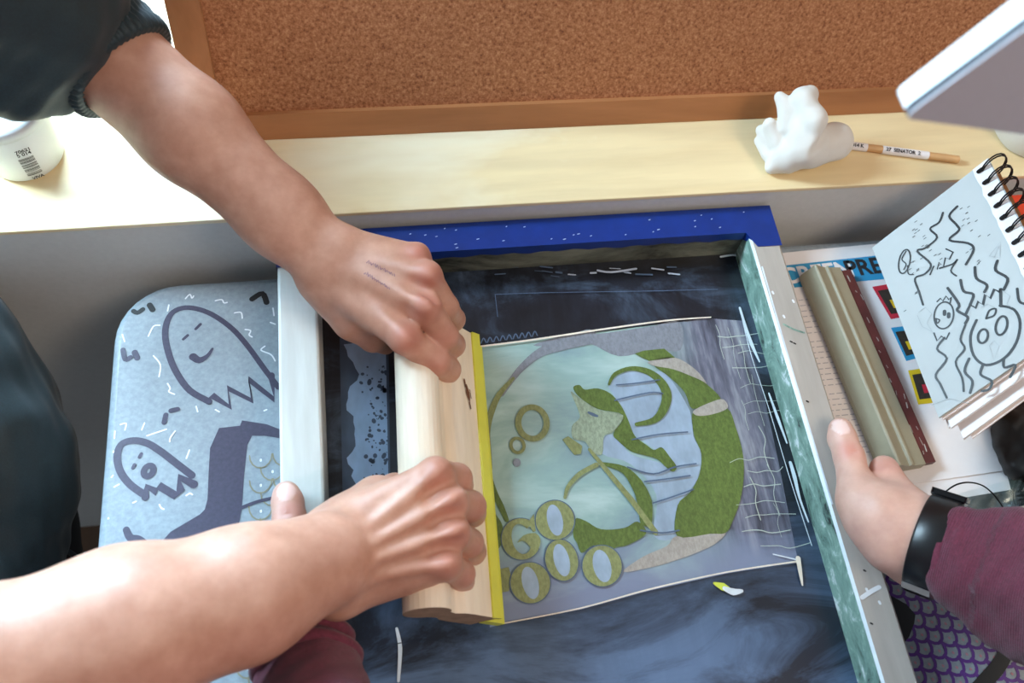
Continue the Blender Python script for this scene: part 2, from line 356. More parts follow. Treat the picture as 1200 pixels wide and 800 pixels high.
def sdf_mesh(prims, h, disp=None, B=8):
    pts = np.array([p['a'] for p in prims] + [p['b'] for p in prims]); rm = max(max(p['ra'], p['rb']) for p in prims) * 1.25 + .02
    lo = pts.min(0) - rm; hi = pts.max(0) + rm; bs = B * h; nb = np.ceil((hi - lo) / bs).astype(int)
    I = np.stack(np.meshgrid(*[np.arange(n) for n in nb], indexing='ij'), -1).reshape(-1, 3)
    Cn = (lo + (I + .5) * bs).astype(np.float32); d = np.full(len(Cn), 1., np.float32); DP = []
    for p in prims:
        dp = _d(p, Cn).astype(np.float32); DP.append(dp); d = _comb(d, p, dp, Cn)
    keep = np.abs(d) < bs * .9 * 1.8 + .004; I = I[keep]; DP = [x[keep] for x in DP]; nB = len(I)
    g = np.stack(np.meshgrid(*[np.arange(B + 1)] * 3, indexing='ij'), -1).reshape(-1, 3)
    V = np.empty((nB, (B + 1) ** 3), np.float32)
    CH = 1500
    for c0 in range(0, nB, CH):
        ib = I[c0:c0 + CH]; X = (lo + (ib[:, None, :] * B + g[None]) * h).astype(np.float32); dd = np.full(X.shape[:2], 1., np.float32)
        for p, dp in zip(prims, DP):
            m = np.where(dp[c0:c0 + CH] < bs * 1.6 * 1.8 + p['k'] + p['kk'])[0]
            if len(m): Xm = X[m]; dd[m] = _comb(dd[m], p, _d(p, Xm), Xm)
        if disp is not None: dd += disp(X)
        V[c0:c0 + CH] = dd
    V = V.reshape(nB, B + 1, B + 1, B + 1); S = V < 0
    G = nb * B + 2
    c8 = [(a, b, c) for a in (0, 1) for b in (0, 1) for c in (0, 1)]
    cnt = sum(S[:, a:B + a, b:B + b, c:B + c].astype(np.int8) for a, b, c in c8); mk = (cnt > 0) & (cnt < 8)
    bi, ci, cj, ck = np.where(mk); vals = {o: V[bi, ci + o[0], cj + o[1], ck + o[2]] for o in c8}
    acc = np.zeros((len(bi), 3)); num = np.zeros(len(bi))
    for o in c8:
        for ax in range(3):
            if o[ax] == 0:
                o2 = tuple(1 if i == ax else o[i] for i in range(3)); va, vb = vals[o], vals[o2]; x = (va < 0) != (vb < 0)
                t = np.where(x, va / np.where(va == vb, 1, va - vb), 0); q = np.zeros((len(bi), 3)) + np.array(o); q[:, ax] += t
                acc += q * x[:, None]; num += x
    gi = I[bi] * B + np.stack([ci, cj, ck], -1); P = lo + (gi + acc / num[:, None]) * h
    cid = (gi[:, 0] * G[1] + gi[:, 1]) * G[2] + gi[:, 2]; od = np.argsort(cid); cs = cid[od]
    faces = []
    for ax in range(3):
        o1, o2 = [(1, 2), (2, 0), (0, 1)][ax]; sl0 = [slice(0, B)] * 3; sl1 = list(sl0); sl1[ax] = slice(1, B + 1)
        A = S[(slice(None), *sl0)]; Bq = S[(slice(None), *sl1)]; b_, x_, y_, z_ = np.where(A != Bq); inside = A[b_, x_, y_, z_]
        gp = I[b_] * B + np.stack([x_, y_, z_], -1); q = []; ok = np.ones(len(gp), bool)
        for s1, s2 in ((-1, -1), (0, -1), (0, 0), (-1, 0)):
            c = gp.copy(); c[:, o1] += s1; c[:, o2] += s2; id_ = (c[:, 0] * G[1] + c[:, 1]) * G[2] + c[:, 2]
            j = np.clip(np.searchsorted(cs, id_), 0, len(cs) - 1); ok &= cs[j] == id_; q.append(od[j])
        q = np.stack(q, -1); q[~inside] = q[~inside][:, ::-1]; faces.append(q[ok])
    return P, np.concatenate(faces)
def organic(name, prims, h, mat, parent, disp=None, attrs=None, **kw):
    P, Fq = sdf_mesh(prims, h, disp); me = bpy.data.meshes.new(name)
    me.vertices.add(len(P)); me.vertices.foreach_set('co', P.astype(np.float32).ravel())
    me.loops.add(Fq.size); me.loops.foreach_set('vertex_index', Fq.astype(np.int32).ravel())
    me.polygons.add(len(Fq)); me.polygons.foreach_set('loop_start', np.arange(0, Fq.size, 4, dtype=np.int32))
    me.polygons.foreach_set('use_smooth', np.ones(len(Fq), bool)); me.update(); me.validate()
    me.materials.append(mat)
    for k, fn in (attrs or {}).items():
        a = me.attributes.new(k, 'FLOAT', 'POINT'); a.data.foreach_set('value', fn(P).astype(np.float32))
    o = bpy.data.objects.new(name, me); COL.objects.link(o)
    if parent is not None: o.parent = parent; o.matrix_parent_inverse = Matrix.Translation(-Vector(world_loc(parent)))
    return tag(o, **kw)
def sinnoise(amp, fr, seed):
    r = np.random.default_rng(seed); K = r.normal(size=(7, 3)) * fr; ph = r.uniform(0, 6.28, 7)
    return lambda X: amp * sum(np.sin(X @ k.astype(np.float32) + np.float32(p)) for k, p in zip(K, ph)) / 3
#@@SETTING
# ================================================================== the setting
YW = .472; S = .8077
o = MB(); o.box((-1.9, -1.5, -.05), (1.9, .9, 0)); o.build('floor', MT['floor'], kind='structure')
o = MB(); o.box((-1.9, YW, 0), (1.9, .80, S - .0045)); o.build('wall_lower', MT['wall'], kind='structure', label='grey-white wall below the pale wooden window ledge')
o = MB(); o.box((-1.9, YW - .0015, S - .0045), (1.9, .80, S)); o.build('trim_1', MT['sill'], bevel=.001, kind='structure', label='pale pine window ledge running behind the table')
WX0, WX1, WZ1 = -1.5, -.08, 2.0
o = MB(); YB = .80
o.box((-1.9, YB, 0), (WX0, YB + .12, 2.5)); o.box((WX1, YB, 0), (1.9, YB + .12, 2.5)); o.box((WX0, YB, WZ1), (WX1, YB + .12, 2.5)); o.box((WX0, YB, 0), (WX1, YB + .12, S))
o.build('wall_back', MT['wall'], kind='structure')
w = empty('window_1', (0, YB, S), kind='structure')
o = MB()
for lo, hi in (((WX0, YB + .03, S), (WX0 + .05, YB + .08, WZ1)), ((WX1 - .05, YB + .03, S), (WX1, YB + .08, WZ1)), ((WX0, YB + .03, S), (WX1, YB + .08, S + .05)),
               ((WX0, YB + .03, WZ1 - .05), (WX1, YB + .08, WZ1)), ((-.80, YB + .03, S), (-.75, YB + .08, WZ1))): o.box(lo, hi)
o.build('window_frame', MT['white_paint'], w, .004)
o = MB(); o.box((WX0 + .05, YB + .052, S + .05), (WX1 - .05, YB + .056, WZ1 - .05)); o.build('window_pane', MT['glass'], w)
#@@BOARD
# ------------------------------------------------------------------ cork board leaning over the ledge
LEAN = math.radians(20); bx0, bx1, hb = -.158, .88, .60; byy = .556
bu = np.array([0, math.sin(LEAN), math.cos(LEAN)]); bn = np.array([0, -math.cos(LEAN), math.sin(LEAN)]); bp = np.array([0, byy, S + .0005])
def BP(x, u, w): return np.array([x, 0, 0]) + bp + bu * u + bn * w + np.array([0, 0, .0])
cb = empty('cork_board', (0.3, byy, S), 'large cork notice board in an orange wooden frame leaning on the ledge', 'cork board')
def bbox(mb, x0, x1, u0, u1, w0, w1, mi=0):
    mb.hexa([BP(x0, u0, w0), BP(x1, u0, w0), BP(x1, u1, w0), BP(x0, u1, w0)], bn * (w1 - w0), mi)
o = MB(); bbox(o, bx0 + .02, bx1 - .02, .012, hb - .012, -.012, -.006); o.build('cork_sheet', MT['cork'], cb)
fw = .025
for a in ((bx0 + fw, bx1 - fw, 0, fw), (bx0 + fw, bx1 - fw, hb - fw, hb)):
    o = MB(); bbox(o, *a, -.016, 0); o.build('frame_rail', MT['frame_orange'], cb, .002)
for a in ((bx0, bx0 + fw + .002), (bx1 - fw, bx1)):
    o = MB(); bbox(o, *a, 0, hb, -.016, 0); o.build('frame_stile', MT['frame_orange_v'], cb, .002)
#@@TABLE
# ------------------------------------------------------------------ folding table with its drawings
UP = np.array([0, 0, 1.])
tx0, tx1, ty0, ty1 = -.240, .98, -.16, .4545
tb = empty('folding_table', (.37, .15, 0), 'grey plastic folding table covered in marker drawings of ghosts and scales', 'table')
o = MB(); L = []
for ins, z in ((.012, T - .040), (.004, T - .037), (0, T - .030), (0, T - .010), (.0015, T - .005), (.004, T - .0015), (.008, T)):
    L.append(rrect(tx0 + ins, tx1 - ins, ty0 + ins, ty1 - ins, .055 - ins, z))
o.loft(L, 0)
def tp(u, v):
    q = at(u, v, T); q[0] = max(q[0], tx0 + .009); return q
def c4(pts, s, ox, oy): return [(x / s + ox, y / s + oy) for x, y in pts]
def tstroke(px, w, mi, off=.0003, sm=4, closed=False): o.ribbon([tp(*p) for p in px], [x / 1160 for x in w] if hasattr(w, '__len__') else w / 1160, UP, mi, off, sm, closed)
def g1(p): return c4(p, 4, 100, 320)
def g2(p): return c4(p, 4, 90, 480)
tstroke(g1([(905, 535), (840, 450), (760, 340), (690, 262), (610, 203), (540, 172), (470, 162), (412, 182), (382, 232), (375, 300), (395, 390), (430, 470), (490, 550), (580, 602)]), [5.5] * 8 + [6.5] * 6, 1)
tstroke(g1([(580, 602), (598, 575), (680, 628), (668, 540), (782, 598), (765, 498), (885, 592), (872, 480)]), 7, 1, .0004, 1)
for a in ([(540, 240), (518, 262)], [(480, 292), (460, 310)]): tstroke(g1(a), 3.0, 1)
tstroke(g1([(505, 392), (535, 408), (572, 388), (596, 355)]), [8, 7, 4, 2.5], 1)
tstroke(g2([(540, 308), (480, 262), (400, 200), (330, 157), (262, 145), (208, 165), (190, 222), (205, 290), (250, 350), (312, 395)]), 7, 1)
tstroke(g2([(322, 410), (330, 362), (372, 385), (388, 358), (462, 402), (488, 375), (482, 318), (548, 350)]), [7, 7, 8, 8, 8, 8, 8, 8], 1, .0004, 1)
for a in ([(303, 207), (294, 222)], [(271, 258), (263, 273)]): tstroke(g2(a), 3.2, 1)
tstroke(g2(ell(337, 287, 20, 27, 35, 12)), 6, 1, closed=True)
o.poly([tp(*p) for p in g2([(960, 95), (890, 68), (775, 50), (765, 75), (667, 86), (625, 180), (618, 300), (613, 420), (600, 468), (578, 490), (440, 572), (410, 605), (375, 730), (300, 1000),
        (480, 1000), (600, 720), (690, 625), (735, 605), (752, 590), (775, 450), (785, 300), (800, 165), (822, 122), (880, 122), (960, 135)])], UP, 1)
for a, w_ in (([(226, 178), (245, 186), (270, 170)], 5), ([(302, 150), (316, 172)], 6), ([(782, 122), (830, 96), (850, 138)], 6)): tstroke(g1(a), w_, 2)
for a, w_ in (([(177, 360), (188, 405), (212, 395)], 5), ([(232, 372), (244, 398)], 6), ([(402, 645), (432, 638)], 5), ([(378, 665), (370, 700)], 5)): tstroke(g1(a), w_, 1)
tstroke(g2([(232, 562), (252, 600), (292, 606), (332, 645)]), [6, 7, 6, 8], 1)
tstroke(g2([(770, 460), (850, 430), (960, 405)]), 3.2, 1)
tstroke(g2(ell(278, 682, 36, 36, 0, 16)), .6, 1, closed=True)
for a in ([(470, 120), (490, 100), (500, 118), (508, 108)], [(610, 130), (640, 125), (650, 140), (665, 138)], [(700, 187), (730, 185), (736, 212)], [(750, 265), (775, 270), (768, 290), (782, 300)],
          [(842, 343), (824, 362), (870, 382), (890, 412)], [(296, 296), (320, 250), (350, 245)], [(320, 388), (352, 430), (346, 486)], [(392, 150), (386, 178)], [(386, 518), (398, 540), (392, 556), (418, 568)],
          [(520, 625), (527, 650)], [(165, 710), (192, 705), (186, 735)], [(278, 703), (265, 735)], [(95, 745), (122, 776)], [(880, 165), (885, 200)], [(868, 232), (890, 240)], [(150, 290), (185, 322)], [(610, 640), (628, 650)], [(838, 645), (850, 640)]):
    tstroke(g1(a), 1.5, 3)
for a in ([(138, 203), (172, 195)], [(528, 190), (514, 228)], [(146, 318), (170, 308)], [(176, 362), (198, 350)], [(264, 436), (278, 430)], [(388, 445), (396, 460), (408, 466)], [(514, 402), (530, 392), (542, 398)],
          [(104, 512), (110, 514)], [(80, 780), (86, 782)], [(250, 745), (256, 748)], [(272, 748), (280, 750)], [(436, 150), (440, 130), (462, 100)], [(330, 122), (420, 92)], [(628, 628), (633, 633)]):
    tstroke(g2(a), 1.6, 3)
def scales(org, ang, r, nu, nv, mi, w_, keep, dot=None):
    a = math.radians(ang); e = np.array([math.cos(a), math.sin(a), 0]); d_ = np.array([math.sin(a), -math.cos(a), 0])
    for j in range(nv):
        for i in range(nu):
            c = np.array(org) + e * (2 * r * i + (r if j % 2 else 0)) + d_ * (1.15 * r * j); jr = r * random.uniform(.93, 1.05)
            if not keep(c): continue
            o.ribbon([c + e * jr * math.cos(t) + d_ * jr * 1.25 * math.sin(t) for t in np.linspace(0, math.pi, 9)], w_, UP, mi, .00025, 1)
            if dot is not None: o.ribbon([c + d_ * r * .45, c + d_ * r * .55], .0018, UP, dot, .0003, 1)
def infr(u0, u1, v0, v1):
    def k(c):
        q = M.T @ (c - EYE); u, v = CX + F * q[0] / q[2], CY + F * q[1] / q[2]; return u0 < u < u1 and v0 < v < v1
    return k
def inner(c):
    q = M.T @ (c - EYE); u, v = CX + F * q[0] / q[2], CY + F * q[1] / q[2]; return 296 + max(0, 640 - v) * .02 - max(0, v - 600) * .1 < u < 345 and 520 < v < 830
scales((-.17, .345, T), 0, .0095, 12, 26, 4, .0012, inner, 3)
def rgt(c):
    q = M.T @ (c - EYE); u, v = CX + F * q[0] / q[2], CY + F * q[1] / q[2]; return u > 1025 and v > 640
scales((.28, .06, T), 36, .0074, 34, 44, 5, .0026, rgt, 6)
def g3(p): return c4(p, 5, 1030, 640)
o.poly([tp(*p) for p in g3([(60, 285), (160, 340), (212, 400), (205, 450), (175, 530), (150, 560), (0, 400)])], UP, 2, .0006)
o.ribbon([tp(*p) for p in g3([(560, 420), (660, 490), (725, 560), (735, 630), (690, 710), (610, 800), (520, 900)])], .0115, UP, 2, .0006)
o.build('tabletop', [MT['table'], MT['marker'], MT['marker_black'], MT['chalk'], MT['gold_ink'], MT['purple_ink'], MT['pink_ink']], tb)
for x in (tx0 + .10, tx1 - .10):
    for y in (ty0 + .07, ty1 - .07):
        m_ = MB(); m_.tube([(x, y, .012), (x, y, T - .04)], .014, 12); m_.lathe([(.018, 0), (.018, .012), (.015, .02)], (x, y, .0), n=14); m_.build('leg', MT['metal_leg'], tb)
    m_ = MB(); m_.tube([(x, ty0 + .07, .25), (x, ty1 - .07, .25)], .010, 10); m_.build('crossbar', MT['metal_leg'], tb)
#@@SCREEN
# ------------------------------------------------------------------ silk screen: four rails, tape, mesh with the design
fx0, fx1, fy0, fy1 = -.0915, .3665, -.14, .4665; ZF = .787; ZM = .748
rot = lambda x, y: (x, y)
sc_ = empty('screen_printing_frame', (.138, .16, T), 'wooden silk screen frame with blue taped far rail and green printed mesh', 'screen frame')
LW, RW, BW, NW = .0335, .026, .026, .033
o = MB(); o.box((fx0, fy0, T + .0004), (fx0 + LW, fy1 - .0, ZF)); o.build('side_rail', MT['rail'], sc_, .0025, label='pale left rail lit by the window')
# right rail with a bevelled, paint-stained inner face
def ext(profile, y0, y1, mi_of, caps_mi=0):
    m = MB(); n = len(profile)
    for i in range(n):
        (xa, za), (xb, zb) = profile[i], profile[(i + 1) % n]
        m.add([(xa, y0, za), (xb, y0, zb), (xb, y1, zb), (xa, y1, za)], [(0, 1, 2, 3)], mi_of[i])
    m.add([(x, y0, z) for x, z in profile], [tuple(range(n))], caps_mi); m.add([(x, y1, z) for x, z in profile], [tuple(range(n))[::-1]], caps_mi); return m
m = ext([(fx1 - RW - .002, T + .0004), (fx1, T + .0004), (fx1, ZF - .002), (fx1 - .002, ZF), (fx1 - RW, ZF), (fx1 - RW - .002, ZF - .002)], fy0, fy1, [0, 0, 0, 0, 2, 1])
def rs(px, w_, mi, z=ZF, off=.0003): m.ribbon([at(u, v, z) for u, v in px], w_ / 1450, UP, mi, off, 4)
rs([(893, 313), (930, 440), (975, 590)], 2.2, 2)
for a in ((905, 342), (918, 370), (929, 352), (1015, 690), (1030, 705)): rs([a, (a[0] + 1, a[1] + 2)], 3, 3)
for a in ((926, 400), (930, 402), (1012, 668), (1020, 730), (945, 470)): rs([a, (a[0] + 2, a[1] + 1)], 2, 4)
rs([(1010, 700), (1022, 692), (1030, 688)], 5, 3); rs([(918, 380), (930, 386), (942, 390)], 2.5, 1)
m.build('side_rail', [MT['rail_warm'], MT['inner'], MT['drip'], MT['chalk'], MT['marker_black']], sc_, label='right rail with green paint down its inner face')
o = MB(); o.box((fx0 + LW, fy1 - BW, T + .0004), (fx1 - RW, fy1, ZF - .0006)); o.build('end_rail', [MT['inner_dark']], sc_, .0015, label='grimy far rail')
o = MB(); o.box((fx0 + LW, fy0, T + .0004), (fx1 - RW, fy0 + NW, ZF)); o.build('end_rail', MT['rail'], sc_, .0025)
# blue tape wraps the far rail's top, outer and part of the inner face
o = MB(); e = .0008
ya = fy1 - BW - .0025
prof = [(fy1 + e, T + .004), (fy1 + e, ZF + e), (ya, ZF + e), (ya, ZF - .010)]
xs = np.linspace(fx0 - e, fx1 + e, 60); rows = []
for i, x in enumerate(xs):
    j = .0012 * math.sin(i * 1.7) + .0006 * math.sin(i * .6)
    inn = fx0 + LW < x < fx1 - RW
    yy = ya if inn else ya - .006 - (.010 if x > fx1 - RW else 0)
    rows.append([(x, prof[0][0], prof[0][1]), (x, prof[1][0], prof[1][1]), (x, yy, prof[2][1]), (x, yy, (prof[3][1] + j) if inn else ZF + .0004)])
vs = [p for r_ in rows for p in r_]; o.add(vs, [(i * 4 + k, i * 4 + k + 1, i * 4 + k + 5, i * 4 + k + 4) for i in range(59) for k in range(3)], 0)
for sgn, x in ((-1, fx0 - e), (1, fx1 + e)):
    o.add([(x, fy1 + e, ZF + e), (x, ya - .006, ZF + e), (x, ya - .008, ZF - .014), (x, fy1 + e, ZF - .014)], [(0, 1, 2, 3)], 0)
for i in range(26):
    x = random.uniform(.02, .34); y = random.uniform(fy1 - BW, fy1 - .004); o.ribbon([(x, y, ZF + e), (x + random.uniform(.0006, .002), y + .0004, ZF + e)], .0009, UP, 1, .0002, 1)
o.build('masking_tape', [MT['tape'], MT['tape_fleck']], sc_)
# the mesh
o = MB(); mats = ['emulsion', 'haze', 'green', 'khaki', 'face_ink', 'pinkgrey', 'skyblue', 'greyarc', 'paleline', 'darkline', 'drip', 'edge_white', 'orange', 'lime', 'red_smear', 'tape_fleck', 'wet_blue', 'wet_edge']
MI = {k: i for i, k in enumerate(mats)}
o.add([(fx0 + .01, fy0 + .01, ZM), (fx1 - .01, fy0 + .01, ZM), (fx1 - .01, fy1 - .01, ZM), (fx0 + .01, fy1 - .01, ZM)], [(0, 1, 2, 3)], 0)
def mp(u, v): return at(u, v, ZM)
LAY = [0.0002]
def P_(px, k, lay, round_=True):
    q = [mp(*p) for p in px]
    if round_ and k != 'haze' and len(q) > 5: q = catmull(q, [1] * len(q), 4, True)[0][:-1]
    o.poly(q, UP, MI[k], lay * .00025)
def R_(px, w_, k, lay, sm=4, closed=False): o.ribbon([mp(*p) for p in px], [x / 1420 for x in w_] if hasattr(w_, '__len__') else w_ / 1420, UP, MI[k], lay * .00025, sm, closed)
def a7(p): return c4(p, 3.3333, 640, 400)
def a4(p): return c4(p, 4.4444, 560, 560)
def a8(p): return c4(p, 4, 550, 360)
P_([(548, 410), (555, 408), (640, 397), (740, 384), (830, 373), (872, 376), (890, 440), (912, 540), (935, 658), (850, 672), (760, 692), (680, 714), (590, 731), (574, 735)], 'haze', 1)
P_(a7([(330, 110), (400, 120), (470, 130), (560, 270), (575, 370), (605, 440), (590, 540), (520, 640), (515, 760), (420, 760), (430, 600), (330, 480), (220, 440), (225, 375), (270, 370), (330, 440), (430, 470), (500, 500), (420, 420), (340, 360), (310, 290), (270, 220), (245, 165)]), 'skyblue', 2)
P_(a8([(300, 180), (420, 140), (560, 130), (720, 110), (850, 90), (985, 70), (990, 200), (860, 200), (700, 230), (560, 170), (430, 180)]), 'greyarc', 2)
R_(a8([(560, 140), (430, 175), (330, 215), (250, 280), (200, 340), (150, 410)]), [22, 18, 12, 9, 7, 6], 'greyarc', 3)
R_(a8([(205, 335), (140, 410), (100, 500), (82, 590), (86, 680), (92, 760)]), [4, 7, 8, 8, 9, 8], 'khaki', 4)
R_(a4([(40, -90), (55, -10), (85, 80), (120, 150), (150, 220)]), [5, 8, 8, 7, 5], 'green', 4)
R_(a8([(82, 560), (92, 650)]), [4, 3], 'orange', 5)
P_(a4([(55, 150), (100, 200), (130, 260), (120, 350), (80, 380), (50, 300)]), 'green', 4)
P_(a4([(95, 480), (160, 465), (175, 520), (160, 590), (110, 600)]), 'khaki', 4)
# big ring
P_(a7([(570, 283), (620, 290), (705, 262), (740, 340), (765, 430), (771, 520), (757, 620), (728, 700), (700, 748), (640, 752), (510, 760), (513, 640), (560, 592), (598, 520), (605, 440), (578, 370)]), 'green', 4)
P_(a7([(510, 760), (640, 752), (700, 748), (660, 790), (600, 820), (520, 850), (420, 880), (300, 900), (380, 840), (470, 800)]), 'pinkgrey', 3.4)
P_(a7([(575, 272), (640, 240), (690, 228), (707, 262), (650, 286), (590, 292)]), 'pinkgrey', 5)
P_(a7([(420, 95), (500, 110), (600, 150), (680, 222), (640, 240), (570, 264), (540, 200), (480, 140)]), 'green', 4)
P_(a7([(400, 80), (500, 65), (580, 110), (625, 165), (600, 152), (500, 112), (420, 97)]), 'pinkgrey', 5)
P_(a7([(345, 50), (380, 38), (460, 30), (502, 65), (400, 78)]), 'green', 5)
R_(a7([(244, 170), (268, 130), (330, 108), (400, 122), (450, 165), (470, 215), (455, 270), (420, 310), (352, 326)]), [3, 5, 6, 9, 12, 12.5, 11, 8, 5], 'green', 5)
# figure, arm, stem, wheel
P_(a7([(105, 182), (130, 172), (150, 190), (200, 185), (250, 205), (290, 250), (320, 310), (345, 370), (390, 405), (420, 425), (450, 415), (480, 450), (508, 490), (495, 510), (470, 495), (430, 460), (380, 445), (330, 430), (280, 390), (262, 360), (300, 290), (200, 265), (130, 220)]), 'green', 5)
P_(a7([(95, 198), (130, 222), (200, 267), (300, 292), (265, 352), (225, 372), (218, 440), (180, 435), (150, 392), (105, 382), (100, 332), (130, 300), (120, 260)]), 'face_ink', 5)
R_(a7([(165, 280), (182, 288), (198, 294)]), [3, 4.5, 3], 'darkline', 6)
P_(a7([(62, 385), (85, 372), (140, 410), (135, 440), (110, 446)]), 'khaki', 6)
R_(a7([(168, 425), (240, 512), (330, 620), (425, 748)]), [4, 6, 7, 7], 'khaki', 7, 1)
R_(a7([(72, 612), (85, 570), (130, 520), (195, 484)]), [3.5, 5, 6, 6], 'khaki', 6)
R_(a7([(215, 478), (300, 502), (350, 555), (382, 625), (388, 700)]), [3, 9, 15, 18, 15], 'green', 6)
P_(a4([(505, 215), (560, 225), (640, 268), (760, 262), (830, 228), (875, 290), (780, 350), (720, 362), (690, 382), (600, 352), (540, 392), (515, 340), (495, 300)]), 'green', 5)
# lettering of the print: G O / O O O
def ring(cx, cy, rx, ry, ix, iy, rot_, k, lay, a0=0, a1=360):
    n = 40; A = ell(cx, cy, rx, ry, rot_, n, a0, a1); B_ = ell(cx, cy, ix, iy, rot_, n, a0, a1)
    A = [mp(*p) + UP * lay * .00025 for p in a4(A)]; B_ = [mp(*p) + UP * lay * .00025 for p in a4(B_)]; full = a1 - a0 >= 360
    o.add(A + B_, [(i, n + i, n + (i + 1) % n, (i + 1) % n) for i in range(n if full else n - 1)], MI[k])
for a in ((400, 222, 100, 102, 40, 82, -12, 7), (435, 430, 84, 108, 40, 86, -14, 7), (272, 548, 103, 106, 42, 86, -14, 7), (645, 460, 102, 106, 46, 86, -14, 7)):
    ring(a[0], a[1], a[2] + 6, a[3] + 5, a[2] - 6, a[3] - 6, a[6], 'darkline', 6.4); ring(*a[:7], 'khaki', a[7]); P_(a4(ell(a[0], a[1], a[4], a[5], a[6])), 'skyblue', 6.8)
ring(225, 320, 102, 108, 48, 80, -14, 'khaki', 7, 40, 325); ring(225, 320, 106, 112, 96, 102, -14, 'darkline', 6.4, 40, 325)
P_(a4([(262, 230), (290, 190), (300, 280), (285, 285)]), 'khaki', 7.2); P_(a4([(205, 340), (240, 300), (300, 290), (325, 330), (300, 385), (240, 330)]), 'khaki', 7.2)
R_(a8(ell(295, 545, 66, 74, -10, 20)), 7.5, 'khaki', 6, closed=True); R_(a8(ell(225, 650, 30, 34, -20, 14)), 4, 'khaki', 6, closed=True); P_(a8(ell(222, 730, 18, 20, 0, 12)), 'greyarc', 6)
# crackle lines, drips, streaks
for y0 in (395, 405, 414, 432, 452, 471, 485, 540, 552, 570, 590, 604, 622, 640):
    x0 = 848 + (y0 - 395) * .12 + random.uniform(-14, 18); R_([(x0, y0 + 2 + random.uniform(-2, 2)), (x0 + 11, y0 + random.uniform(-3, 3)), (x0 + 22, y0), (x0 + 35, y0 + random.uniform(-4, 3)), (x0 + 48 + random.uniform(-8, 12), y0 - 3 + random.uniform(-2, 3))], random.uniform(.5, 1.1), 'paleline', 8)
for x0, y0, l_ in ((838, 382, 40), (852, 385, 60), (866, 400, 50), (880, 440, 60), (888, 500, 50), (898, 545, 60), (878, 560, 50), (905, 590, 40), (868, 470, 35)):
    R_([(x0, y0), (x0 + l_ * .1 + random.uniform(-3, 3), y0 + l_ * .3), (x0 + l_ * .13, y0 + l_ * .6), (x0 + l_ * .25, y0 + l_)], random.uniform(.4, 1.0), 'paleline', 8)
for px in ([(722, 452), (745, 450), (772, 446)], [(720, 470), (760, 461), (776, 462)], [(740, 516), (770, 510), (805, 507)], [(735, 548), (765, 556), (790, 548), (815, 544)], [(755, 565), (780, 562), (808, 558)], [(765, 590), (790, 582), (812, 574)], [(750, 622), (775, 625), (795, 622)]):
    R_(px, 1.8, 'darkline', 8)
for px, w_ in (([(866, 362), (873, 385), (880, 405), (889, 425)], [3, 4, 5, 2]), ([(900, 462), (910, 490), (921, 520)], [2, 4, 2]), ([(925, 543), (930, 560), (936, 585), (946, 612)], [4, 5, 3, 2]), ([(868, 372), (880, 420), (900, 480), (924, 560), (950, 640)], 1.0), ([(905, 650), (935, 657)], 1.5)):
    R_(px, w_, 'drip', 9)
R_([(934, 655), (936, 668), (939, 686)], [6, 5, 2], 'edge_white', 9.5)
R_([(556, 408), (620, 400), (700, 388), (780, 377), (832, 373)], [2.4, 2.6, 2.6, 2.4, 1.6], 'edge_white', 9); R_([(589, 731), (680, 713), (760, 691), (850, 671), (936, 658)], [1.4, 1.6, 1.8, 1.6, 2.2], 'edge_white', 9)
R_([(836, 684), (846, 688), (853, 691)], [3, 9, 5], 'lime', 9); R_([(848, 690), (858, 694), (868, 693)], [5, 8, 4], 'drip', 9.5)
R_([(465, 737), (469, 760), (467, 798)], [3, 4.5, 3], 'drip', 8); R_([(440, 760), (480, 752), (530, 748), (600, 741)], .9, 'emulsion', 9)
for i in range(16):   # smears left along the mesh edges
    x = random.uniform(560, 860); y = 312 + random.uniform(0, 12); R_([(x, y), (x + random.uniform(4, 22), y + random.uniform(-1, 2))], random.uniform(.8, 3), 'tape_fleck' if i % 3 == 0 else 'darkline', 6)
for i in range(10):
    x = 556 + i * 7.5; R_([(x, 404 - i), (x + 3, 398 - i), (x + 6, 403 - i)], 1.6, 'darkline', 6)
strip = [(398, 396), (455, 394), (458, 604), (402, 604)]
P_(strip, 'wet_edge', 3, False)
jag = [(412 + 5 * math.sin(v * .09) + random.uniform(-6, 6), v) for v in range(600, 398, -7)]
P_([(452, 398), (456, 602)] + jag, 'wet_blue', 4, False)
for i in range(120):   # water beads on the wet strip by the squeegee
    x = 455 - abs(random.gauss(0, 16)); y = random.uniform(430, 592); r_ = random.choice((.6, .8, 1.2, 1.8, 2.6)); o.poly([mp(*p) for p in ell(x, y, r_ * random.uniform(.8, 1.6), r_, random.uniform(0, 180), 9)], UP, MI['wet_edge'], .00125)
R_([(700, 318), (716, 320), (745, 316)], 3, 'tape_fleck', 7); R_([(844, 302), (858, 300), (868, 302)], 3, 'drip', 7)
R_([(580, 346), (640, 344), (760, 342), (840, 340)], .8, 'darkline', 7); R_([(580, 346), (583, 372)], .8, 'darkline', 7)
R_([(372, 392), (374, 410), (373, 430)], [3, 5, 2], 'red_smear', 7)
o.build('screen_mesh', [MT[k] for k in mats], sc_, label='dark mesh with a pale blue window and green ink design')
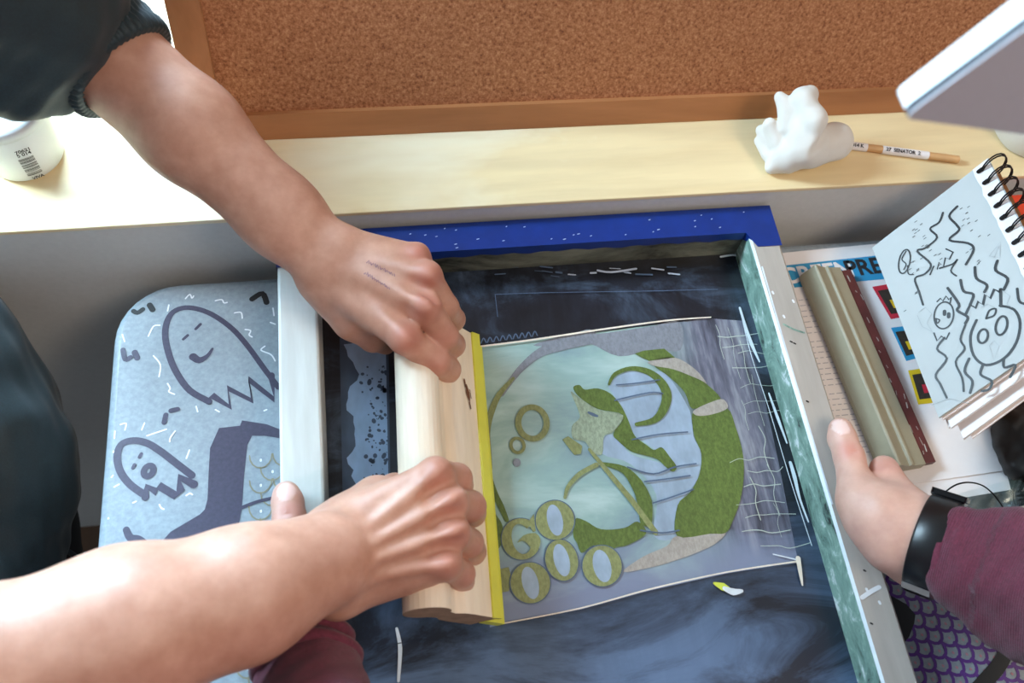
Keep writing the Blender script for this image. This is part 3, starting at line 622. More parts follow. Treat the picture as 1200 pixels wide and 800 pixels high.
#@@SQUEEGEE
# ------------------------------------------------------------------ squeegee under the two hands
sq_n = at(587, 732, ZM + .0026); sq_f = at(561, 408, ZM + .0026)
ax = nrm(sq_f - sq_n); SL = np.linalg.norm(sq_f - sq_n)
TI = math.radians(40); side = nrm(np.cross(ax, UP))   # points to +x
su = nrm(-side * math.sin(TI) + UP * math.cos(TI)); sw = nrm(side * math.cos(TI) + UP * math.sin(TI))
def SQ(t, u, w_): return sq_n + ax * t + su * u + sw * w_
sqz = empty('squeegee', tuple(sq_n), 'wooden squeegee with a yellow blade gripped by two hands on the screen', 'squeegee')
def extr(prof, t0, t1, mi=0, mcap=0):
    m = MB(); A = [SQ(t0, u, w_) for u, w_ in prof]; B_ = [SQ(t1, u, w_) for u, w_ in prof]; n = len(prof)
    m.add(A + B_, [(i, (i + 1) % n, n + (i + 1) % n, n + i) for i in range(n)], mi); m.add(A, [tuple(range(n))[::-1]], mcap); m.add(B_, [tuple(range(n))], mcap); return m
bulb = [(.088 + .0165 * math.sin(t), .0175 * math.cos(t)) for t in np.linspace(-.95, math.pi + .95, 22)]
prof = [(.022, -.013), (.022, .013), (.050, .0135), (.060, .0125), (.067, .0085)] + bulb + [(.067, -.0085), (.060, -.0125), (.050, -.0135)]
m = extr(prof, .0005, SL - .0005, 0, 1)
m.ribbon([SQ(SL * .715, .039, .0136), SQ(SL * .745, .041, .0137), SQ(SL * .775, .042, .0136)], [.001, .0050, .001], sw, 2, .0004)
for t, u, l_, w_ in ((.69, .0385, .02, .0016), (.765, .0435, .025, .0018), (.73, .0370, .03, .0010)): m.ribbon([SQ(SL * t, u, .0136), SQ(SL * (t + l_), u + .001, .0136)], w_, sw, 2, .0005, 1)
m.build('handle', [MT['squeegee_wood'], MT['end_grain'], MT['knot']], sqz, .0012)
extr([(0, -.004), (0, .004), (.023, .004), (.023, -.004)], 0, SL).build('blade', MT['blade_yellow'], sqz, .0006, label='yellow rubber blade')
# edge of the blade seating showing as a yellow strip on the face
extr([(.0205, .0125), (.0205, .0165), (.029, .0148), (.029, .0125)], 0, SL).build('blade_holder', MT['blade_yellow'], sqz, .0006, label='yellow strip along the holder')
# ------------------------------------------------------------------ second squeegee, lying on the flyer
z0 = T + .0036
A0, A1 = at(1043, 548, z0 + .02), at(945, 313, z0 + .02); B0, B1 = at(1094, 541, z0 + .012), at(1020, 320, z0 + .012)
s2 = empty('squeegee', tuple((A0 + B1) / 2 * np.array([1, 1, 0]) + np.array([0, 0, z0])), 'beige squeegee with a dark red blade lying on the flyer', 'squeegee')
ya_ = nrm((A1 - A0) * np.array([1, 1, 0])); xa_ = np.array([ya_[1], -ya_[0], 0]); L2 = np.linalg.norm((A1 - A0)[:2]); org = np.array([A0[0], A0[1], z0])
def S2(t, x, z): return org + ya_ * t + xa_ * x + UP * z
def extr2(prof, t0, t1, mi=0):
    m = MB(); A = [S2(t0, *p) for p in prof]; B_ = [S2(t1, *p) for p in prof]; n = len(prof)
    m.add(A + B_, [(i, (i + 1) % n, n + (i + 1) % n, n + i) for i in range(n)], mi); m.add(A, [tuple(range(n))[::-1]], mi); m.add(B_, [tuple(range(n))], mi); return m
extr2([(0, 0), (.040, 0), (.040, .010), (.0275, .0135), (.0255, .0135), (.0245, .0165), (.0225, .0165), (.0215, .0145), (.012, .0205), (.0095, .0225), (.0075, .0215), (.0, .006)], 0, L2).build('holder', MT['beige'], s2, .0006, label='beige ridged holder')
m = extr2([(.036, .0015), (.051, .0015), (.051, .0085), (.036, .0085)], .001, L2 - .003)
for i in range(16):
    t = random.uniform(.005, .19); x = random.uniform(.041, .050); m.ribbon([S2(t, x, .0085), S2(t + random.uniform(.001, .008), x + random.uniform(-.001, .001), .0085)], random.uniform(.0004, .0012), UP, 1, .0003, 1)
m.build('blade', [MT['maroon'], MT['pinkgrey']], s2, .001, label='dark red rubber blade')
#@@PAPERS
# ------------------------------------------------------------------ papers right of the frame
def sheet(name, quad, z, th, mats, label, cat, deco=None):
    q = [at(u, v, z) for u, v in quad]; m = MB(); m.hexa(q, UP * th)
    if deco: deco(m, z + th)
    return m.build(name, mats, None, label=label, cat=cat)
sheet('paper_sheet', [(1000, 560), (985, 400), (1140, 400), (1184, 574), (1064, 594)][1:], T, .0010, [MT['paper']], 'plain white paper sheet jutting out under the flyer by the wrist', 'paper')
zfl = T + .0010
def flyer(m, z):
    def q(px, mi, off=.0002): m.poly([at(u, v, z) for u, v in px], UP, mi, off)
    q([(921, 311), (1031, 299), (1046, 326), (931, 337)], 1)
    # text block
    for i in range(28):
        y = 352 + i * 6.4 + (4 if i > 6 else 0) + (4 if i > 15 else 0); x = 934 + (y - 345) * .27
        xx = x
        while xx < x + 34:
            w_ = random.uniform(3, 8); m.ribbon([at(xx, y - (xx - x) * .1, z), at(xx + w_, y - (xx + w_ - x) * .1, z)], .0008, UP, 5, .0002, 1); xx += w_ + 3.2
    for px, mi in (([(1022, 336), (1046, 332), (1066, 370), (1044, 374)], 2), ([(1054, 331), (1060, 330), (1078, 372), (1066, 372)], 2), ([(1044, 384), (1060, 382), (1081, 418), (1062, 423)], 1), ([(1072, 381), (1078, 382), (1096, 420), (1088, 420)], 1), ([(1064, 434), (1084, 431), (1100, 471), (1076, 474)], 3)):
        q(px, mi, .0002); c = np.mean(np.array(px), 0); q([tuple(c + (np.array(p) - c) * .72) for p in px], 4, .0004)
        q([tuple(c + np.array([3, 3]) + (np.array(p) - c) * .25) for p in px], 3 if mi != 3 else 2, .0006)
    b0 = at(907, 338.5, z); b1 = at(1046, 322.5, z); ux = nrm(b1 - b0); uy = np.cross(UP, ux)
    h_ = np.linalg.norm(at(921, 311, z) - at(931, 337, z)); 
    glyphs(m, 'SCREEN', b0 + uy * h_ * .16, ux, uy, h_ * .98, 0, .0004, 'LEFT', .98)
    glyphs(m, 'PRESS', at(995, 328, z) + uy * h_ * .16, ux, uy, h_ * .98, 6, .0004, 'LEFT', .98)
sheet('flyer', [(1000, 577), (890, 299.5), (1060, 283), (1181, 551)], zfl, .0012, [MT['paper'], MT['p_blue'], MT['p_red'], MT['p_yellow'], MT['p_dark'], MT['p_grey'], MT['label_ink']], 'printed flyer with a blue lettered banner lying under the beige squeegee', 'flyer', flyer)
# ------------------------------------------------------------------ spiral sketchbook
TL, TR, BL = at(1022, 290, .784), at(1139, 200, .848), at(1100, 489, .794)
ex = nrm(TR - TL); nb_n = nrm(np.cross(BL - TL, TR - TL)); nb_n = nb_n if nb_n[2] > 0 else -nb_n; BR = TR + BL - TL
wv = TR - TL; lv = BL - TL
sk = empty('sketchbook', tuple(at(1120, 380, T + .003)), 'open spiral sketchbook with black marker doodles of faces and wavy lines', 'sketchbook')
def NP(a, b, w_=0): return TL + wv * a + lv * b + nb_n * w_
m = MB(); m.hexa([NP(0, 1, -.0030), NP(1.16, 1, -.003), NP(1.16, 0, -.003), NP(0, 0, -.003)], nb_n * .003)
def npx(u, v): return onplane(u, v, TL, nb_n)
def c6(p): return [(x / 2.665 + 1000, y / 2.665 + 180) for x, y in p]
def ns(p, w_, mi=1, sm=4, closed=False, off=.0003): m.ribbon([npx(*q) for q in c6(p)], [x / 1700 for x in w_] if hasattr(w_, '__len__') else w_ / 1700, nb_n, mi, off, sm, closed)
for p, w_ in (([(280, 185), (268, 215), (240, 235), (262, 262), (225, 295), (200, 305), (242, 345), (225, 375), (193, 390), (205, 430), (218, 472)], 3.2),
              ([(325, 165), (300, 195), (322, 222), (330, 240), (300, 270), (358, 280), (376, 300), (352, 346)], 3.6), ([(295, 420), (330, 470), (325, 490), (357, 510), (350, 530)], 4),
              ([(335, 395), (345, 430), (375, 440), (365, 472)], 4), ([(380, 355), (385, 390), (417, 410), (410, 432)], 4), ([(450, 335), (445, 365), (482, 390), (470, 425)], 4),
              ([(285, 575), (262, 610), (292, 640), (258, 690), (272, 720), (292, 762)], 3.2), ([(350, 535), (335, 580), (348, 610), (320, 650), (340, 700), (345, 742)], 3.0),
              ([(362, 640), (348, 680), (372, 710), (365, 747)], 3.6), ([(405, 660), (398, 690), (432, 710), (425, 735), (402, 742)], 3.6), ([(470, 640), (472, 668), (507, 660), (490, 698)], 3.6),
              ([(512, 422), (518, 460), (535, 470), (560, 480)], 3.6)): ns(p, w_)
ns([(385, 520), (366, 570), (376, 630), (415, 660), (470, 640), (508, 592), (521, 530), (502, 487), (458, 475)], 3.8)
ns(ell(405, 570, 15, 22, 15, 14), 3.4, closed=True); ns(ell(463, 537, 17, 30, 15, 14), 3.4, closed=True); ns([(415, 515), (425, 490), (445, 485), (440, 505), (415, 515)], 2.8)
ns([(352, 500), (365, 472), (382, 482), (390, 462), (405, 472), (412, 440), (428, 452), (440, 424), (456, 432), (460, 420), (461, 476)], 4.2, sm=1)
ns(ell(283, 505, 30, 42, 10, 18), 2.4, closed=True)
for c in ((285, 497), (298, 505)): ns([(c[0], c[1] - 5), (c[0], c[1] + 5)], 5)
ns([(258, 515), (270, 520), (262, 530), (258, 515)], 2); ns([(262, 462), (272, 452), (280, 460), (290, 445), (298, 456), (306, 448), (302, 470)], 2.2, sm=1)
ns([(252, 560), (262, 585), (275, 570), (290, 580), (300, 560)], 2.4, sm=1)
ns(ell(160, 337, 17, 38, 12, 16), 2.4, closed=True); ns([(165, 305), (152, 330), (165, 345), (158, 362)], 2.0); ns([(170, 350), (172, 375), (188, 378)], 2)
ns([(240, 378), (252, 350), (262, 362), (268, 340), (282, 352), (288, 325), (300, 330), (312, 308), (290, 298)], 2.4, sm=1); ns([(270, 358), (310, 345), (326, 330), (305, 365), (322, 382)], 2.6)
for i in range(44):
    x, y = random.choice([(205, 240), (340, 190), (360, 240), (210, 280), (190, 350), (185, 430), (370, 320), (250, 330), (400, 270), (180, 480)]); x += random.uniform(-22, 22); y += random.uniform(-28, 28); ns([(x, y), (x + 7, y - 5)], .9)
for p in ([(425, 320), (460, 275), (458, 325), (425, 320)], [(440, 325), (455, 290)], [(205, 495), (225, 480), (245, 500), (230, 530), (250, 560)], [(200, 505), (215, 540), (245, 555)], [(245, 785), (300, 765), (360, 780)], [(425, 600), (440, 585), (455, 600), (440, 645), (425, 600)], [(470, 430), (490, 445), (480, 470), (495, 480)], [(400, 480), (420, 470), (440, 480)]):
    ns(p, .8, 2, 1)
m.build('drawing_page', [MT['paper_grey'], MT['marker_black'], MT['graphite']], sk, label='grey-white top page covered in doodles')
m = MB()
for i, (dx, dy, t_) in enumerate(((.02, .012, .004), (.05, .060, .005), (.03, .045, .003), (.10, .120, .006), (.16, .135, .003))):   # fanned pages beneath
    off = -.0032 - .0045 * i
    m.hexa([NP(dx, 1 + dy, off - t_ * .75), NP(1.16, 1 + dy * .8, off - t_ * .75), NP(1.16, .02, off - t_ * .75), NP(dx, .02, off - t_ * .75)], nb_n * t_ * .7, i % 2)
m.build('page_block', [MT['paper_pink'], MT['paper']], sk, label='fanned cream pages')
m = MB(); m.hexa([NP(.1, 1.05, -.0265), NP(1.2, 1.05, -.0265), NP(1.2, .0, -.0265), NP(.1, .0, -.0265)], nb_n * .0024); m.build('back_cover', MT['book_brown'], sk)
# torn strip by the holes
m = MB(); edge = [NP(1.0 + random.uniform(-.012, .012), b, .0006) for b in np.linspace(.0, 1, 26)]; far = [NP(1.15, b, .0006) for b in np.linspace(0, 1, 26)]
m.add(edge + far, [(i, i + 1, 27 + i, 26 + i) for i in range(25)], 0)
for i in range(26): m.add([], [])
m.build('torn_edge', MT['paper'], sk, label='torn white paper strip along the holes')
for i in range(13):
    b = .035 + i * .075
    m = MB()
    for db in (-.006, .006):
        c = NP(1.17, b + db, -.007); pts = []
        for t in np.linspace(-.5, 4.6, 15):
            pts.append(c + nrm(wv) * (-.0125 * math.cos(t)) + nb_n * (.0135 * math.sin(t)) + nrm(lv) * .0004)
        m.tube(pts, .00075, 6)
    m.ribbon([NP(1.045, b, .0012), NP(1.075, b, .0012)], .0042, nb_n, 0, .0002, 1)
    m.build('spiral_ring', MT['wire_black'], sk)
# what the sketchbook is propped on
def block(name, lo, hi, mats, label, cat, bevel=.002):
    m = MB(); m.box(lo, hi); return m.build(name, mats, None, bevel, label=label, cat=cat)
bk = empty('book', (.62, .37, T), 'thick red book propping the spiral side of the sketchbook', 'book')
m = MB(); m.box((.555, .30, T + .003), (.705, .455, T + .052)); m.build('pages', MT['paper_pink'], bk)
m = MB(); m.box((.552, .295, T), (.708, .458, T + .003)); m.box((.552, .295, T + .052), (.708, .458, T + .055)); m.box((.705, .295, T), (.709, .458, T + .055)); m.build('cover', MT['book_red'], bk, .0008, label='orange-red cover')
#@@SMALL
# ------------------------------------------------------------------ loose bits at the right edge of the table
m = MB(); zt = T + .0004
q = [at(u, v, zt) for u, v in ((1090, 640), (1080, 590), (1300, 530), (1320, 650))]; m.hexa(q, UP * .0006); m.build('acetate_sheet', MT['acetate'], None, label='clear plastic sheet lying on the table beside the burgundy sleeve', cat='plastic sheet')
m = MB(); pts = [at(u, v, T + z_) for u, v, z_ in ((1098, 600, .012), (1103, 582, .022), (1118, 569, .030), (1135, 565, .034), (1152, 569, .030), (1165, 580, .022), (1176, 596, .012), (1180, 612, .004))]
pts, _ = catmull(pts, [1] * len(pts), 5); m.tube(pts, .0007, 6); m.build('wire_loop', MT['wire_black'], None, label='thin wire arching over the white paper beside the watch', cat='wire')
m = MB(); pts = [at(u, v, T + .004) for u, v in ((1130, 618), (1160, 608), (1190, 597), (1230, 588))]; pts, _ = catmull(pts, [1] * 4, 5); m.tube(pts, .0016, 8); m.build('string', MT['edge_white'], None, label='pale cord lying on the table right of the wire loop', cat='cord')
gl = empty('glass_cup', tuple(at(1212, 580, T)), 'clear plastic cup at the right edge beside the papers', 'cup')
cc = at(1222, 590, T + .001)
m = MB(); m.lathe([(.026, 0), (.028, .002), (.030, .05), (.0315, .075), (.030, .075), (.0285, .05), (.0265, .004), (.0, .004)], cc, n=40, caps=False); m.build('cup_body', MT['acetate'], gl)
m = MB(); m.lathe([(.0315, .074), (.0325, .075), (.0325, .077), (.0310, .077), (.0310, .074)], cc, n=40, caps=False); m.build('rim', MT['tub'], gl)
organic('stone', [cap(at(1186, 500, T + .016), at(1215, 530, T + .016), .017, .019, .01), cap(at(1200, 480, T + .014), at(1230, 500, T + .014), .014, .015, .012), cap(at(1178, 520, T + .011), at(1190, 545, T + .012), .0115, .012, .010)], .003, MT['dark_stone'], None, sinnoise(.0016, 190, 3), label='dark mottled lump on the table right of the flyer', cat='stone')
# ------------------------------------------------------------------ things on the ledge
jc = at(34, 172, S + .0001); jc = np.array([-.3005, .5515, S]); R1 = .031
tubo = empty('plastic_tub', tuple(jc), 'white plastic tub with a barcode on the sunlit left end of the ledge', 'tub')
m = MB(); prof = [(R1 - .003, 0), (R1, .003), (R1 + .001, .026), (R1 + .002, .050), (R1 + .002, .054)]; m.lathe(prof, jc, n=56)
az0 = math.atan2(-(jc[1]), -(jc[0] - .0)) 
def JP(a, z, e=.0004):
    r_ = R1 + .0005 + z / .068 * .0015 + e; return jc + np.array([r_ * math.cos(a), r_ * math.sin(a), z])
aj = math.radians(-66)
for i in range(20):
    z_ = .010 + i * .0011; 
    if i in (3, 8, 13): continue
    w_ = .00045 if i % 3 else .0008
    L_ = [JP(aj + t, z_ - w_ / 2) for t in np.linspace(-.19, .19, 7)]; H_ = [JP(aj + t, z_ + w_ / 2) for t in np.linspace(-.19, .19, 7)]
    m.add(L_ + H_, [(k, k + 1, 8 + k, 7 + k) for k in range(6)], 1)
for rowi, txt in enumerate(('5 014', '70621')):
    t0 = aj - .16; p0 = JP(t0, .0345 + rowi * .004, .0006); ux = np.array([-math.sin(aj), math.cos(aj), 0]); glyphs(m, txt, p0, ux, UP, .005, 1, .0004)
p0 = JP(aj - .12, .0045, .0008); glyphs(m, 'VIVA', p0, np.array([-math.sin(aj), math.cos(aj), 0]), UP, .0045, 1, .0004)
m.build('tub_body', [MT['tub'], MT['label_ink']], tubo)
m = MB(); m.lathe([(R1 + .0025, .054), (R1 + .0045, .0545), (R1 + .0045, .062), (R1 + .003, .064), (R1 - .004, .064), (R1 - .005, .062)], jc, n=56); m.build('lid', MT['tub'], tubo)
kc = np.array([.6445, .5205, S]); R2 = .0335
jr = empty('jar', tuple(kc), 'pale lidded pot with black numbers at the right end of the ledge', 'jar')
m = MB(); m.lathe([(R2 - .003, 0), (R2, .003), (R2, .028)], kc, n=48); m.build('jar_body', MT['lid'], jr)
m = MB(); m.lathe([(R2 + .001, .028), (R2 + .0015, .030), (R2 + .0015, .038), (R2, .040), (R2 - .003, .0410), (.0, .0410)], kc, n=48)
tu = nrm(np.array([1, .12, 0])); tv = np.array([-tu[1], tu[0], 0])
glyphs(m, 'J', kc + np.array([-.024, -.016, .0411]), tu, tv, .009, 1, .0003); glyphs(m, '15', kc + np.array([-.012, -.020, .0411]), tu, tv, .009, 1, .0003); glyphs(m, '8', kc + np.array([-.009, -.029, .0411]), tu, tv, .007, 1, .0003)
m.build('lid', [MT['lid'], MT['label_ink']], jr)
# pencil lying on the ledge
p0 = at(985, 169, S + .0040); p1 = at(1123, 187, S + .0040); pa = nrm(p1 - p0); pl = np.linalg.norm(p1 - p0)
pn = empty('pencil', tuple((p0 + p1) / 2 - UP * .004), 'thin wooden pencil with white labels lying on the ledge', 'pencil')
m = MB(); m.tube([p0, p1], .0038, 6); m.build('shaft', MT['pencil_wood'], pn)
for a, b, txt in ((.04, .22, '2014 K'), (.35, .74, '27  SENATOR  2')):
    m = MB(); m.tube([p0 + pa * pl * a, p0 + pa * pl * b], .00405, 14); ux = pa; uy = nrm(np.cross(UP, ux)); nn = np.cross(ux, uy)
    uyt = nrm(uy + UP * .45); glyphs(m, txt, p0 + pa * pl * (a + .02) + nrm(np.cross(ux, uyt)) * .0042 - uyt * .0018, ux, uyt, .0048, 1, .0003)
    m.build('label_band', [MT['paper'], MT['label_ink']], pn)
# white plaster lump
def pj(u, v, z): return at(u, v, S + z)
pf = organic('plaster_cast', [
    cap(pj(948, 172, .019), pj(978, 165, .0185), .0185, .0178, .010), cap(pj(922, 182, .016), pj(945, 170, .022), .0155, .0185, .012), cap(pj(908, 190, .009), pj(922, 188, .011), .0080, .0105, .008),
    cap(pj(903, 197, .007), pj(912, 192, .008), .0050, .0070, .006), cap(pj(940, 172, .028), pj(930, 132, .044), .0150, .0105, .010), cap(pj(930, 132, .044), pj(914, 113, .052), .0088, .0048, .005), cap(pj(919, 150, .036), pj(916, 118, .050), .0060, .0045, .005),
    cap(pj(941, 117, .056), pj(953, 142, .048), .0110, .0118, .003), cap(pj(953, 142, .048), pj(950, 162, .036), .0118, .0125, .006), cap(pj(937, 116, .055), pj(948, 112, .056), .0070, .0085, .004),
    cap(pj(910, 166, .024), pj(902, 146, .034), .0080, .0066, .003), cap(pj(903, 172, .016), pj(893, 152, .024), .0068, .0050, .0025), cap(pj(900, 182, .011), pj(890, 166, .014), .0064, .0046, .0025),
    cap(pj(934, 138, .062), pj(941, 156, .056), .0022, .0028, .006, sub=True), cap(pj(921, 158, .052), pj(929, 182, .042), .0024, .003, .007, sub=True), cap(pj(952, 186, .036), pj(968, 150, .046), .0016, .002, .006, sub=True)], .0013, MT['plaster'], None, sinnoise(.0007, 130, 4), label='white plaster cast of a small knobbly form lying on the ledge', cat='plaster cast')
#@@PANEL
# ------------------------------------------------------------------ slim panel at the upper right, close to the lens
C0 = J(1057, 139, .36); pa_ = nrm(J(1205, 30, .315) - C0); dG = min(np.linspace(.36, .7, 300), key=lambda d: abs(pa_ @ nrm(J(1215, 160, d) - C0))); pg_ = nrm(J(1215, 160, dG) - C0); pg_ = nrm(pg_ - pa_ * (pa_ @ pg_)); pt_ = nrm(np.cross(pa_, pg_)); 
if (M.T @ pt_)[1] > 0: pt_ = -pt_
dp_ = empty('display_panel', tuple(C0), 'slim white-edged grey panel jutting in above the pot at upper right', 'panel')
def slab(t0, t1, ins, mat, name, lab=None):
    m = MB(); A, G_ = .17, .13; r_ = .006; L = []
    for t in (t0, t1):
        lp = []
        for ca, cg, a in ((A - r_, G_ - r_, 0), (r_, G_ - r_, 90), (r_, r_, 180), (A - r_, r_, 270)):
            for k in range(7):
                th = math.radians(a + 15 * k); lp.append(C0 + pa_ * (ca + (r_ - ins) * math.cos(th)) + pg_ * (cg + (r_ - ins) * math.sin(th)) + pt_ * t)
        L.append(lp)
    m.loft(L, 0, True, False); m.build(name, mat, dp_, .0002, label=lab)
slab(0, .0010, .0002, MT['panel_grey'], 'grey_face', 'grey face'); slab(.0010, .0034, 0, MT['panel_navy'], 'dark_seam', 'dark navy seam'); slab(.0034, .0120, 0, MT['panel_white'], 'white_shell', 'white shell edge')
m = MB(); j0 = C0 + pa_ * .10 + pg_ * .10 + pt_ * .0125; ft = np.array([.86, .40, T + .0005]); m.tube([j0, j0 + pt_ * .05, (j0 + pt_ * .05) * .4 + (ft + UP * .5) * .6, ft + UP * .30, ft + UP * .02], .008, 10); m.build('support_arm', MT['metal_leg'], dp_)
m = MB(); m.lathe([(.055, 0), (.055, .012), (.02, .02)], ft, n=32); m.build('stand_base', MT['metal_leg'], dp_)
#@@PEOPLE
# ================================================================== people
def finger(mcp, pip, dip, tip, r, kk=.010):
    return [cap(mcp, pip, r[0], r[1], .0022, kk, .014), cap(pip, dip, r[1], r[2], .003), cap(dip, tip, r[2], r[3], .003)]
def spots(L):
    def f(P):
        v = np.zeros(len(P))
        for c, r_, s_ in L: v = np.maximum(v, s_ * np.exp(-((P - c) ** 2).sum(1) / r_ ** 2))
        return v
    return f
def nails(L):
    def f(P):
        v = np.zeros(len(P))
        for c, u, n, a, b in L:
            w_ = np.cross(n, u); q = P - c; e_ = ((q @ u) / a) ** 2 + ((q @ w_) / b) ** 2; v = np.maximum(v, np.clip((1.15 - e_) * 4, 0, 1) * ((q @ n) > -.004))
        return v
    return f
# ---- person at the left end of the table: both hands on the squeegee
pA = empty('person', (-.55, .2, 0), 'person in a dark teal jacket at left dragging the squeegee with both hands', 'person')
E1 = J(60, 5, .69); W1 = J(366, 286, .712); Sh1 = np.array([-.52, .30, 1.36])
E2 = J(-70, 812, .475); W2 = J(352, 662, .585); Sh2 = np.array([-.60, -.02, 1.33])
vd = lambda u, v: nrm(ray(u, v))
P1 = []
n1 = vd(366, 286)
Mid1 = J(224, 153, .700)
P1 += [cap(E1, Mid1, .0425, .0372, .02), cap(Mid1, J(329, 252, .714), .0372, .0300, .02), cap(J(329, 252, .714), J(385, 305, .718), .0300, .0275, .02, sq=(n1, .82))]
k1 = dict(i=J(474, 396, .690), m=J(498, 358, .690), r=J(500, 323, .698), p=J(488, 300, .712))
for key, off, ra, rb in (('i', (378, 324, .722), .0150, .0112), ('m', (385, 306, .716), .0155, .0112), ('r', (390, 292, .718), .0150, .0106), ('p', (388, 282, .726), .0135, .0096)):
    P1.append(cap(J(*off), k1[key], ra, rb, .010))
P1 += [cap(J(400, 345, .734), J(462, 382, .716), .017, .0135, .014), cap(J(410, 320, .736), J(475, 350, .722), .018, .015, .014), cap(J(420, 305, .736), J(480, 318, .724), .016, .013, .014)]
# thumb: along the back of the handle
P1 += [cap(J(375, 330, .728), J(413, 376, .732), .0165, .0150, .014), cap(J(413, 376, .732), J(437, 396, .745), .0140, .0118, .008), cap(J(437, 396, .745), J(452, 404, .775), .0110, .0085, .004)]
P1 += finger(k1['i'], J(511, 424, .705), J(524, 433, .724), J(521, 438, .738), (.0116, .0116, .0108, .0092))
P1 += finger(k1['m'], J(521, 394, .708), J(530, 404, .730), J(524, 410, .745), (.0116, .0112, .0104, .0090))
P1 += finger(k1['r'], J(522, 360, .716), J(531, 374, .742), J(524, 382, .760), (.0110, .0106, .0098, .0085))
P1 += finger(k1['p'], J(508, 336, .728), J(520, 352, .756), J(512, 362, .772), (.0098, .0092, .0084, .0075), .007)
for key, r_ in (('i', .0100), ('m', .0102), ('r', .0094), ('p', .0080)): P1.append(cap(k1[key] - n1 * .0046, k1[key] - n1 * .0044, r_, r_, .006))
# extensor tendons raised over the back of the hand, hollows between the knuckles
for a, b in (((415, 335, .7035), k1['i']), ((420, 318, .7015), k1['m']), ((425, 303, .7030), k1['r'])):
    P1.append(cap(J(*a), b - n1 * .0105, .0022, .0035, .007))
for a, b in (('i', 'm'), ('m', 'r')):
    c_ = (k1[a] + k1[b]) / 2 - n1 * .012; P1.append(cap(c_ - nrm(k1[a] - W1) * .012, c_ + nrm(k1[a] - W1) * .008, .003, .004, .009, sub=True))
P1.append(cap(J(398, 282, .710), J(400, 284, .710), .010, .010, .014))
n2 = vd(400, 650)
P2 = [cap(E2, J(150, 738, .516), .048, .0450, .02), cap(J(150, 738, .516), J(285, 696, .548), .0450, .0380, .02, sq=(n2, .94)), cap(J(285, 696, .548), J(380, 656, .588), .0380, .0320, .02, sq=(n2, .82))]
k2 = dict(i=J(510, 556, .630), m=J(526, 588, .624), r=J(530, 624, .617), p=J(521, 660, .612))
for key, off, ra, rb in (('i', (380, 628, .610), .0170, .0114), ('m', (386, 645, .605), .0175, .0116), ('r', (390, 664, .603), .0172, .0110), ('p', (388, 684, .606), .0162, .0104)):
    P2.append(cap(J(*off), k2[key], ra, rb, .011))
P2 += [cap(J(410, 620, .628), J(490, 590, .640), .020, .015, .014), cap(J(420, 665, .624), J(492, 640, .634), .021, .016, .014), cap(J(400, 688, .614), J(500, 668, .625), .0165, .0120, .012)]
P2 += [cap(J(390, 625, .622), J(440, 583, .645), .0180, .0150, .014), cap(J(440, 583, .645), J(462, 572, .668), .0130, .0110, .008), cap(J(462, 572, .668), J(466, 590, .690), .0105, .0090, .004)]
P2 += finger(k2['i'], J(535, 561, .655), J(538, 568, .678), J(522, 574, .690), (.0118, .0114, .0104, .0088), .008)
P2 += finger(k2['m'], J(551, 593, .653), J(553, 601, .678), J(536, 604, .690), (.0118, .0114, .0104, .0088), .008)
P2 += finger(k2['r'], J(549, 636, .648), J(554, 646, .668), J(538, 646, .682), (.0112, .0108, .0098, .0085), .008)
P2 += finger(k2['p'], J(540, 672, .636), J(541, 681, .656), J(526, 680, .668), (.0105, .0100, .0090, .0080), .008)
for key, r_ in (('i', .0100), ('m', .0105), ('r', .0096), ('p', .0086)): P2.append(cap(k2[key] - n2 * .0048, k2[key] - n2 * .0046, r_, r_, .006))
for a, b in (((425, 625, .5955), k2['i']), ((430, 640, .5900), k2['m']), ((430, 658, .5895), k2['r']), ((430, 676, .5930), k2['p'])):
    P2.append(cap(J(*a), b - n2 * .0110, .0022, .0036, .007))
for a, b in (('i', 'm'), ('m', 'r'), ('r', 'p')):
    c_ = (k2[a] + k2[b]) / 2 - n2 * .013; P2.append(cap(c_ - nrm(k2[a] - W2) * .012, c_ + nrm(k2[a] - W2) * .008, .003, .0042, .009, sub=True))
P2.append(cap(J(392, 700, .602), J(396, 701, .602), .012, .012, .016))
body = [cap(E1, Sh1, .048, .055, .02), cap(E2, Sh2, .050, .055, .02), cap(Sh1, Sh2, .075, .075, .04), cap(np.array([-.57, .15, 1.30]), np.array([-.66, .16, .95]), .10, .11, .06)]
red = [(k1[k] - n1 * .008, .0115, .85) for k in k1] + [(k2[k] - n2 * .008, .0115, .55) for k in k2] + [(J(512, 425, .698), .012, .45), (J(522, 395, .700), .012, .4), (J(536, 562, .648), .012, .45), (J(552, 594, .645), .012, .45), (J(550, 637, .64), .012, .45), (J(541, 672, .63), .012, .45)]
bodyA = organic('body', body + P1 + P2, .0018, MT['skin_a'], pA, attrs={'red': spots(red), 'nail': lambda P: np.zeros(len(P))})
